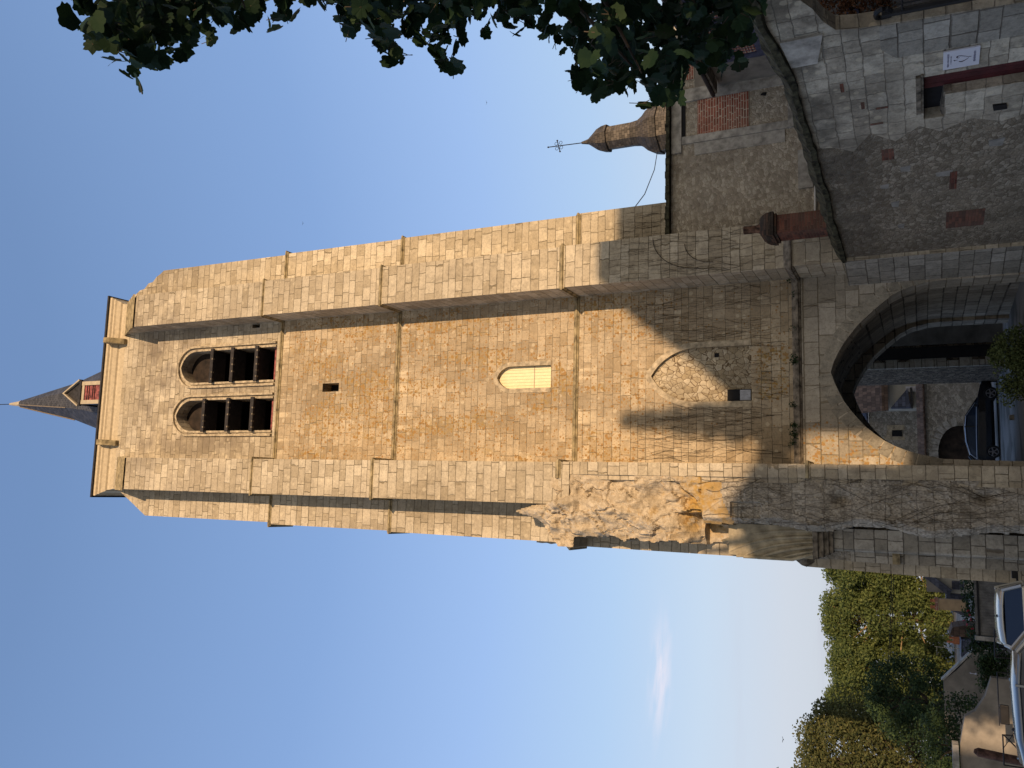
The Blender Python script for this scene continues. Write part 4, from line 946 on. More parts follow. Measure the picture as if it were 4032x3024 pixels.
m_ = MB(); m_.box((3.05, 36.0, -.42), (3.25, 36.2, -.1)); tag(m_.build('boundary_stone', M['trimg'], bevel=.03), 'small squat kerb stone standing on the road beyond the gateway', 'stone')
bs = thing('shrub', (4.2, 29.0, -.2), 'green leafy shrub growing at the right side of the gateway opening', 'shrub')
m_ = MB(); m_.tube([(4.4, 29, -.4), (4.3, 29, .4)], .04, 5); m_.build('stem', M['bark'], bs)
m_ = MB(); leafset(m_, [(4.2+random.gauss(0, .42), 28.9+random.gauss(0, .15), .0+random.gauss(0, .33), .35) for k in range(60)] + [(4.5, 28.95, .75, .25), (4.3, 28.95, .7, .3), (4.9, 28.95, .5, .3), (5.1, 28.95, .2, .3), (4.7, 28.9, .6, .35), (3.5, 28.9, .5, .3), (3.3, 28.9, .1, .3)]*2, .05, 120, 1.0); m_.build('foliage', M['bushm'], bs, fix=False)
# ------------------------------------------------------------------ left background
random.seed(21)
fn = thing('plank_gate', (-4.1, 40, -.35), 'weathered grey boarded gate panel in front of the hedge, left of the tower', 'gate')
m_ = MB()
for k in range(26):
    x = -5.42 + .115*k; m_.box((x, 40, -.5), (x+.108, 40.03, 1.12+random.uniform(-.02, .02)))
m_.build('boards', plain('grey_boards', (.20, .19, .175), .9, var=.3, scale=2), fn)
m_ = MB(); m_.box((-5.45, 39.95, .95), (-2.4, 40.0, 1.02)); m_.build('top_rail', M['iron'], fn)
m_ = MB(); m_.box((-5.62, 39.9, -.5), (-5.45, 40.1, 1.15)); m_.build('white_post', M['trimg'], fn)
hd = thing('hedge', (-4.0, 41, -.3), 'dark clipped hedge with a few red flowers above the boarded gate', 'hedge')
m_ = MB(); leafset(m_, [(random.uniform(-6.3, -2.6), 40.9+random.uniform(-.3, .3), random.uniform(.2, 1.35), .3) for k in range(150)], .07, 26, 1.0); m_.build('hedge_leaves', M['hedge'], hd, fix=False)
for x, z in ((-4.55, 1.35), (-4.7, 1.3), (-4.95, 1.5), (-5.1, 1.4), (-5.25, 1.2), (-4.9, 1.25)): m_ = MB(); leafset(m_, [(x, 40.5, z, .06)], .03, 14, 1.0); m_.build('red_flower', M['petal'], hd, fix=False)
wh = thing('white_gabled_house', (-4.2, 55, -.7), 'small white house with steep slate roof and grey gable left of the tower', 'house')
m_ = MB(); m_.prism([(-5.25, 55, -1), (-5.25, 55, 1.62), (-3.9, 55, 3.15), (-1.5, 55, 3.15), (-1.5, 55, -1)], (0, .4, 0)); m_.build('white_wall', M['plastw'], wh)
m_ = MB(); m_.prism([(-3.6, 54.6, 3.45), (-4.02, 54.6, 3.45), (-5.40, 54.6, 1.72), (-5.05, 54.6, 1.55)], (0, .7, 0)); m_.build('slate_slope', M['slateb'], wh)
m_ = MB(); m_.prism([(-4.3, 55.5, 2.85), (-5.3, 55.5, 2.85), (-5.3, 55.5, -1), (-4.0, 55.5, -1)], (0, 2, 0)); m_.build('rear_gable', M['plast'], wh)
m_ = MB(); m_.box((-5.02, 54.9, .95), (-4.55, 54.99, 1.55)); m_.build('window', M['slateb'], wh)
m_ = MB(); m_.prism([(-5.32, 55.4, 1.85), (-6.2, 55.4, 1.88), (-6.6, 55.4, .7), (-5.32, 55.4, .7)], (0, 1.5, 0)); m_.build('lower_slate_roof', M['slateb'], wh)
ck = thing('rendered_chimney', (-5.95, 53, 1.0), 'beige rendered chimney stack with brick head and two orange pots', 'chimney')
m_ = MB(); m_.box((-6.0, 53, .9), (-5.42, 53.5, 2.30)); m_.build('stack', M['peach'], ck)
m_ = MB(); m_.box((-6.05, 52.95, 2.30), (-5.38, 53.55, 2.46)); m_.build('brick_head', M['brick'], ck)
for x in (-5.9, -5.55): m_ = MB(); m_.lathe((x, 53.2, 2.46), [(.10, 0), (.08, .1), (.09, .24)], 8); m_.build('pot', M['terra'], ck)
oc = thing('orange_chimney', (-6.9, 48, 1.2), 'orange brick chimney with slim pots beside the slate roof', 'chimney')
m_ = MB(); m_.box((-7.05, 48, .6), (-6.7, 48.4, 1.75)); m_.build('stack', M['terra'], oc)
for x, hh in ((-6.98, .28), (-6.78, .18)): m_ = MB(); m_.lathe((x, 48.2, 1.75), [(.07, 0), (.05, .1), (.06, hh)], 8); m_.build('pot', M['terra'], oc)
rh = thing('slate_roofed_shed', (-7.0, 46, -.5), 'low shed with blue slate gable roof behind the grey wall', 'shed')
m_ = MB(); m_.prism([(-6.55, 46, 1.46), (-7.3, 46, 1.5), (-7.5, 46, .9), (-7.5, 46, -.8), (-6.3, 46, -.8)], (0, 3, 0)); m_.build('slate_gable', M['slateb'], rh)
m_ = MB(); m_.prism([(-6.45, 46.5, 1.95), (-6.05, 46.5, 1.8), (-5.9, 46.5, 1.2), (-5.9, 46.5, -.8), (-6.5, 46.5, -.8)], (0, 2, 0)); m_.build('tiled_side', M['tile'], rh)
gg = thing('grey_gable_wall', (-8, 44, -.5), 'plain grey rendered gable wall partly hidden by dark bushes', 'wall')
m_ = MB(); m_.prism([(-6.52, 44, -.9), (-6.55, 44, .9), (-7.6, 44, 1.75), (-8.1, 44, 2.3), (-11, 44, 2.3), (-11, 44, -.9)], (0, .5, 0)); m_.build('gable_face', M['plast'], gg)
m_ = MB(); m_.prism([(-6.50, 43.95, .86), (-6.50, 43.95, .95), (-8.1, 43.95, 2.4), (-8.1, 43.95, 2.3)], (0, .6, 0)); m_.box((-6.62, 43.96, -.9), (-6.5, 44.2, .86)); m_.build('pale_verge', M['trimg'], gg)
m_ = MB(); m_.tube([(-7.63, 43.9, 1.0), (-7.63, 43.75, 1.0), (-7.63, 43.75, 1.22), (-7.63, 43.9, 1.22)], .03, 5); m_.build('white_bracket', M['white'], gg)
hp = thing('hoop_sign', (-6.0, 42, -.4), 'thin black metal hoop on a post in front of the slate shed', 'sign')
m_ = MB(); c = (-6.12, 42, 1.25); m_.tube([(c[0]+.25*math.cos(t*.45), 42, c[2]+.25*math.sin(t*.45)) for t in range(15)], .014, 5); m_.build('hoop', M['iron'], hp)
m_ = MB(); m_.tube([(-6.12, 42, -.4), (-6.12, 42, 1.0)], .02, 5); m_.build('post', M['iron'], hp)
lt = thing('wall_lantern', (-5.95, 41, .6), 'small dark lantern on a bracket beside the hoop', 'lantern')
m_ = MB(); m_.lathe((-6.0, 41, .62), [(.03, 0), (.09, .04), (.11, .22), (.03, .32)], 6); m_.build('lamp_body', M['iron'], lt)
m_ = MB(); m_.tube([(-6.0, 41, -.4), (-6.0, 41, .62)], .02, 5); m_.build('bracket', M['iron'], lt)
an = thing('aerial', (-7.3, 47, 1.5), 'thin television aerial standing above the orange chimney', 'aerial')
m_ = MB(); m_.tube([(-7.1, 47, 1.2), (-7.1, 47, 2.6)], .015, 4); m_.build('mast', M['trim'], an)
m_ = MB(); m_.tube([(-7.1, 47, 2.5), (-7.5, 47, 2.5)], .012, 4); m_.tube([(-7.05, 47, 1.85), (-7.3, 47, 1.85)], .012, 4); m_.build('aerial_arms', M['trim'], an)
lw = thing('rendered_wall', (-7.5, 30, -.1), 'rendered garden wall with a stepped up corner and late sun on it, behind the dark car', 'wall')
m_ = MB(); m_.prism([(-5.3, 30, -.6), (-5.3, 30, 1.2), (-5.85, 30, 1.37), (-6.33, 30, 1.66), (-6.55, 30, 1.95), (-7.35, 30, 2.10), (-9.5, 30, 2.15), (-9.5, 30, -.6)], (0, .35, 0)); m_.build('wall_face', M['plast'], lw)
m_ = MB(); m_.box((-9.5, 29.9, 2.15), (-7.38, 30.4, 2.32)); m_.build('wall_cap', M['trimg'], lw)
rp = thing('rusty_post', (-7.45, 28, 0), 'round-topped rust brown post leaning in front of the rendered wall', 'post')
m_ = MB(); m_.tube([(-7.15, 28, -.2), (-7.08, 28, 1.0), (-7.02, 28, 1.72), (-7.0, 28, 1.82)], [.12, .12, .12, .05], 10); m_.build('post_shaft', plain('rust_brown', (.10, .055, .045), .9, var=.4), rp)
pf = thing('metal_barrier', (-6.4, 26, 0), 'thin dark metal frame barrier standing behind the dark car', 'barrier')
m_ = MB()
for a, b in (((-6.0, 26, 1.24), (-5.98, 26, .95)), ((-6.0, 26, 1.22), (-6.75, 26, 1.22)), ((-6.0, 26, 1.2), (-6.65, 26, .55)), ((-6.75, 26, -.05), (-6.75, 26, 1.22)), ((-6.02, 26, -.05), (-6.02, 26, 1.0))): m_.tube([a, b], .018, 5)
m_.build('frame_bars', M['iron'], pf)
pg = thing('metal_barrier', (-3.7, 26, 0), 'thin dark metal frame barrier standing behind the silver car', 'barrier')
m_ = MB()
for a, b in (((-3.35, 26, 1.3), (-4.05, 26, 1.32)), ((-4.05, 26, 0), (-4.05, 26, 1.32)), ((-4.05, 26, 1.32), (-3.7, 26, .9)), ((-3.35, 26, 0), (-3.35, 26, 1.3))): m_.tube([a, b], .018, 5)
m_.build('frame_bars', M['iron'], pg)
lb = thing('mail_box_rail', (-5.6, 27, 0), 'dark box hung on a thin rail in front of the garden wall', 'box')
m_ = MB(); m_.tube([(-4.6, 27, 1.22), (-6.0, 27, 1.22)], .015, 5); m_.tube([(-4.6, 27, 0), (-4.6, 27, 1.22)], .015, 5); m_.build('rail', M['iron'], lb)
m_ = MB(); m_.box((-5.95, 26.95, .98), (-5.45, 27.08, 1.2)); m_.build('box_body', M['iron'], lb, bevel=.02)

# trees
def tree(name, label, x, y, z0, H, rad, mat, trunkmat, n=46, lsz=.2, per=90, group=None, flat=1.0, trunk=True, base=.3, lobes=None):
    t = thing(name, (x, y, z0), label, 'tree', group)
    m = MB(); m.tube([(x, y, z0-.3), (x+.1, y, z0+H*.25), (x-.1, y, z0+H*.5), (x+.1, y, z0+H*.8)], [H*.03, H*.025, H*.018, H*.006], 8)
    lim = MB(); cl = []
    for k in range(n):
        f = (k+.5)/n; zz = z0 + H*(base + (1-base)*f**.8); env = math.sin(math.pi*min(1, max(.12, .12+.82*f)))**.6
        an = k*2.4+random.uniform(-.5, .5); rr_ = rad*env*random.uniform(.35, 1.0)
        c = (x+rr_*math.cos(an), y+rr_*math.sin(an)*flat, min(zz, z0+H*.97), rad*random.uniform(.20, .36))
        cl.append(c)
        if k % 3 == 0: lim.tube([(x, y, z0+H*(.2+.5*f)), ((x+c[0])/2, (y+c[1])/2, (z0+H*(.2+.5*f)+c[2])/2+.2), c[:3]], [H*.011, H*.007, H*.003], 5, False)
    m.build('trunk', trunkmat, t, fix=False); lim.build('limbs', trunkmat, t, fix=False)
    lv = MB(); leafset(lv, cl, lsz, per, 1.0, .85); lv.build('crown', mat, t, fix=False); return t
for k, (x, H, rad, lab) in enumerate(((-10.4, 17.4, 6.9, 'tall green plane tree rising right beside the tower edge'), (-18.6, 18.3, 7.2, 'tall green plane tree with pale sunlit limbs, second from the tower'),
        (-26.4, 17.6, 6.8, 'green plane tree between the pale-limbed tree and the dark evergreen'), (-33.5, 18.6, 6.2, 'green plane tree behind the autumn coloured tree'))):
    tree('plane_tree', lab, x, 145+k*2.5, -.8, H, rad, M['tree'], M['barkp'], 105, .24, 290, 'row of plane trees behind the houses', base=.02)
tree('evergreen_tree', 'dark green bushy tree in front of the plane trees', -10.8, 52, -.7, 6.6, 2.4, M['treed'], M['bark'], 60, .085, 230, base=.05)
tree('evergreen_tree', 'low dark evergreen overhanging the rendered wall', -9.4, 38, -.4, 3.5, 1.9, M['treed'], M['bark'], 40, .06, 230, base=.15)
tree('autumn_tree', 'olive brown autumn tree at the left end of the view', -16.4, 60, -.7, 11.0, 4.2, M['treeb'], M['bark'], 120, .11, 330, base=.05)
tree('autumn_tree', 'taller brownish tree cut by the left edge of the view', -22.2, 64, -.7, 14.3, 4.4, M['treeb'], M['bark'], 110, .12, 260, base=.05)
bsh = thing('dark_bush', (-7.2, 42, -.4), 'dark rounded bush against the grey gable wall', 'bush')
m_ = MB(); leafset(m_, [(random.uniform(-7.9, -6.5), 42.5, random.uniform(-.1, .85), .3) for k in range(50)], .06, 60, 1.0); m_.build('bush_leaves', M['treed'], bsh, fix=False)
for k, z in enumerate((4.62, 4.72)):
    m_ = MB(); m_.tube([(-2.2+(-16.5)*t/12, 60, z+(1.45*t/12) - .25*math.sin(math.pi*t/12)) for t in range(13)], .018, 4)
    tag(m_.build('overhead_wire', M['iron']), 'thin overhead wire crossing in front of the plane trees, %s of two' % ('lower', 'upper')[k], 'wire', 'overhead wires across the trees')

# birds
for k, (x, y, z, lab) in enumerate(((-16.0, 60, 11.7, 'tiny dark bird flying low above the autumn trees'), (24.6, 60, 55.1, 'tiny dark bird high in the sky right of the tower top'), (33.0, 60, 35.6, 'tiny dark bird in the sky beside the foreground leaves'))):
    m_ = MB(); m_.lathe((0, 0, 0), [(.0, -.16), (.05, -.06), (.06, .03), (.03, .12), (.0, .18)], 6)
    for sx in (-1, 1): m_.prism([(0, 0, .05), (sx*.16, .05, .09), (sx*.34, .1, -.04), (sx*.14, .03, -.02), (0, 0, -.05)], (0, .02, 0))
    m_.v = [Vector((x, y, z)) + Vector((q.x, q.z*.9, q.y+q.z*.4))*.6 for q in m_.v]
    tag(m_.build('bird', M['iron']), lab, 'bird', 'birds in flight')

# ------------------------------------------------------------------ cars
def paint(name, c, metal=.3, rough=.35):
    n = NT(name); n.b.inputs['Coat Weight'].default_value = 1.0; n.b.inputs['Coat Roughness'].default_value = .04
    return n.end(c, rough, .5, metal)
def glass():
    n = NT('car_glass'); return n.end((.02, .03, .05), .12, .45)
M['glass'] = glass(); M['tyre'] = plain('tyre', (.02, .02, .02), .9); M['rim'] = plain('rim_alloy', (.28, .28, .3), .35, metal=.8)
M['lampr'] = plain('red_lamp', (.30, .015, .02), .25, var=.05); M['lampc'] = plain('clear_lamp', (.5, .5, .52), .2, var=.05); M['chrome'] = plain('chrome_strip', (.6, .62, .66), .25, metal=.6, var=.05)
M['plate'] = plain('number_plate', (.62, .62, .6), .5, var=.02); M['plastic'] = plain('black_plastic', (.018, .018, .02), .6)
def car(label, loc, rot, bodym, kind_='hatch', plate=None, stripe=False, hubs=True):
    t = thing('car', loc, label, 'car'); Mx = Matrix.Translation(Vector(loc)) @ Matrix.Rotation(rot, 4, 'Z')
    def fin(m, name, mat, par=t, smooth=False, bevel=0): m.v = [Mx @ q for q in m.v]; return m.build(name, mat, par, smooth, bevel)
    if kind_ == 'hatch':
        st = [(-1.93, .48, .86, .62), (-1.88, .30, 1.08, .74), (-1.5, .22, 1.04, .81), (-.6, .2, .97, .83), (.4, .2, .94, .83), (1.0, .2, .90, .82), (1.45, .22, .80, .79), (1.78, .28, .66, .70), (1.9, .38, .55, .55)]
        cab = [(-1.86, 1.08, 1.085, .72, .69), (-1.52, .98, 1.42, .77, .57), (-1.1, .97, 1.475, .77, .59), (-.2, .95, 1.49, .78, .60), (.35, .94, 1.44, .78, .57), (1.08, .89, .90, .74, .70)]; wx = (-1.22, 1.22)
    else:
        st = [(-2.2, .5, .82, .6), (-2.12, .3, .98, .76), (-1.6, .22, 1.0, .84), (-.6, .2, .95, .87), (.5, .2, .92, .87), (1.2, .2, .88, .85), (1.75, .24, .76, .80), (2.1, .3, .62, .68), (2.2, .4, .5, .5)]
        cab = [(-2.0, .98, .99, .72, .70), (-1.55, .99, 1.28, .78, .58), (-.9, .97, 1.43, .80, .58), (-.2, .95, 1.46, .80, .60), (.35, .93, 1.40, .80, .57), (1.2, .88, .89, .76, .72)]; wx = (-1.4, 1.38)
    m = MB(); K = 10
    for x, zb, zt, w_ in st:
        sec = [(-w_*.80, zb), (-w_, zb+.14), (-w_*1.01, (zb+zt)/2), (-w_*.985, zt-.07), (-w_*.93, zt), (w_*.93, zt), (w_*.985, zt-.07), (w_*1.01, (zb+zt)/2), (w_, zb+.14), (w_*.80, zb)]
        m.v += [Vector((x, y, z)) for y, z in sec]
    for i in range(len(st)-1):
        for j in range(K): j2 = (j+1) % K; m.f.append((i*K+j, i*K+j2, (i+1)*K+j2, (i+1)*K+j))
    m.f.append(tuple(range(K))); m.f.append(tuple((len(st)-1)*K+j for j in reversed(range(K))))
    fin(m, 'body', bodym, bevel=.02)
    m = MB()
    for x, zb, zt, wb, wt in cab: m.v += [Vector(q) for q in ((x, -wb, zb-.02), (x, -wt, zt-.03), (x, wt, zt-.03), (x, wb, zb-.02))]
    for i in range(len(cab)-1):
        for j in range(4): j2 = (j+1) % 4; m.f.append((i*4+j, i*4+j2, (i+1)*4+j2, (i+1)*4+j))
    m.f.append((0, 1, 2, 3)); fin(m, 'glasshouse', M['glass'])
    m = MB(); rows = cab[1:5]
    for x, zb, zt, wb, wt in rows: m.v += [Vector(q) for q in ((x, -wt-.035, zt-.05), (x, -wt+.05, zt+.0), (x, -wt*.45, zt+.025), (x, 0, zt+.032), (x, wt*.45, zt+.025), (x, wt-.05, zt+.0), (x, wt+.035, zt-.05))]
    for i in range(len(rows)-1):
        for j in range(6): m.f.append((i*7+j, i*7+j+1, (i+1)*7+j+1, (i+1)*7+j))
    ro = fin(m, 'roof', bodym, smooth=True); so_ = ro.modifiers.new('thick', 'SOLIDIFY'); so_.thickness = .03
    for sy in (-1, 1):
        def cp(i, f): c = cab[i]; return (c[0], sy*(c[3]+(c[4]-c[3])*f+.012), c[1]+(c[2]-c[1])*f-.02*(1-f))
        for pa, pb, pr_ in ((cp(0, .6), cp(1, 1), .04), (cp(4, 1), cp(5, .5), .03), (cp(3, 0), cp(3, 1), .03)): m = MB(); m.tube([pa, pb], pr_, 5); fin(m, 'pillar', bodym)
    if stripe:
        m = MB()
        for sy in (-1, 1):
            m.tube([(-1.75, sy*.83, 1.0), (-.5, sy*.845, .985), (.9, sy*.83, .93)], .014, 4)
            m.tube([(-1.75, sy*.83, 1.0), (-1.5, sy*.66, 1.28), (-.9, sy*.62, 1.41), (-.2, sy*.63, 1.44), (.35, sy*.62, 1.38), (.95, sy*.76, .98)], .014, 4)
        fin(m, 'window_trim', M['chrome'])
    for x in wx:
        for sy in (-1, 1):
            ww = bpy.data.objects.new('wheel', None); COL.objects.link(ww); ww.parent = t
            m = MB(); yc = sy*(st[3][3]-.09); n_ = 20
            prof = [(.20, -.09), (.29, -.10), (.315, -.06), (.315, .06), (.29, .10), (.20, .09)]
            for k in range(n_):
                an = 2*math.pi*k/n_
                for r_, dy in prof: m.v.append(Vector((x+r_*math.cos(an), yc+dy, .315+r_*math.sin(an))))
            for k in range(n_):
                for j in range(6): m.f.append((k*6+j, k*6+(j+1) % 6, ((k+1) % n_)*6+(j+1) % 6, ((k+1) % n_)*6+j))
            fin(m, 'tyre', M['tyre'], ww)
            m = MB()
            for k in range(5):
                an = 2*math.pi*k/5+.3; m.obox((x+.11*math.cos(an), yc+sy*.085, .315+.11*math.sin(an)), (math.cos(an), 0, math.sin(an)), (0, 1, 0), (-math.sin(an), 0, math.cos(an)), .10, .012, .028)
            m.tube([(x+.205*math.cos(k*math.pi/8), yc+sy*.085, .315+.205*math.sin(k*math.pi/8)) for k in range(17)], .016, 5); m.tube([(x, yc+sy*.04, .315), (x, yc+sy*.1, .315)], .05, 8); fin(m, 'rim', M['rim'], ww)
            m = MB(); m.tube([(x, yc+sy*.0, .315), (x, yc+sy*.06, .315)], .2, 16); fin(m, 'brake_disc', M['plastic'], ww)
    xr = st[0][0]; xf = st[-1][0]; w1 = st[1][3]
    for sy in (-1, 1):
        m = MB(); m.prism([(xr+.03, sy*(w1-.04), .98), (xr+.02, sy*(w1-.04), .66), (xr-.01, sy*(w1-.22), .70), (xr+.0, sy*(w1-.19), .95)], (.14, sy*.055, 0)); fin(m, 'tail_lamp', M['lampr'])
        m = MB(); m.obox((xf-.08, sy*.52, .60), (1, sy*.4, 0), (0, 1, 0), (0, 0, 1), .07, .13, .07); fin(m, 'headlight', M['lampc'])
        m = MB(); m.obox((cab[4][0]+.45, sy*(st[4][3]+.10), .98), (1, 0, 0), (0, 1, 0), (0, 0, 1), .07, .09, .065); m.tube([(cab[4][0]+.45, sy*(st[4][3]-.05), .93), (cab[4][0]+.45, sy*(st[4][3]+.08), .95)], .025, 5); fin(m, 'wing_mirror', M['plastic'])
    m = MB(); m.obox((xr+.03, 0, .40), (1, 0, 0), (0, 1, 0), (0, 0, 1), .09, w1-.05, .11); fin(m, 'rear_bumper', bodym, bevel=.04)
    if plate:
        m = MB(); m.box((xr-.035, -.26, .72), (xr-.02, .26, .83)); p = fin(m, 'number_plate', M['plate'])
        o0 = Mx @ Vector((xr-.038, 0, .775)); rx = (Mx.to_3x3() @ Vector((0, -1, 0))); textobj('plate_characters', plate, .11, o0, rx, (0, 0, 1), M['ink'], p)
        m = MB(); m.box((xr-.045, -.34, .86), (xr-.01, .34, .89)); fin(m, 'tailgate_strip', M['chrome'])
        m = MB(); m.tube([(-1.9, .02, 1.0), (-1.82, -.4, 1.08)], .012, 4); fin(m, 'rear_wiper', M['plastic'])
    m = MB(); m.tube([(cab[2][0]+.1, 0, cab[2][2]), (cab[2][0]-.25, 0, cab[2][2]+.22)], .006, 4); m.lathe((cab[2][0]+.1, 0, cab[2][2]+.02), [(.04, 0), (.03, .03), (.0, .05)], 8); fin(m, 'antenna', M['plastic'])
    return t
car('silver beige small hatchback seen from behind, parked left of the tower', (-2.62, 23.2, gz(0, 23.2)-.06), R(94), paint('silver_paint', (.42, .41, .36), .5), plate='FF 610 TJ')
car('blue grey hatchback cut off by the frame, its pale roof reflecting the sky', (-3.0, 17.9, gz(0, 17.9)-.06), R(6), paint('grey_blue_paint', (.13, .15, .17), .6, .38))
car('black estate car with bright window trim parked beyond the gateway', (3.75, 46.2, gz(0, 46.2)), R(0), paint('black_paint', (.006, .007, .012), .2, .2), 'estate', stripe=True)

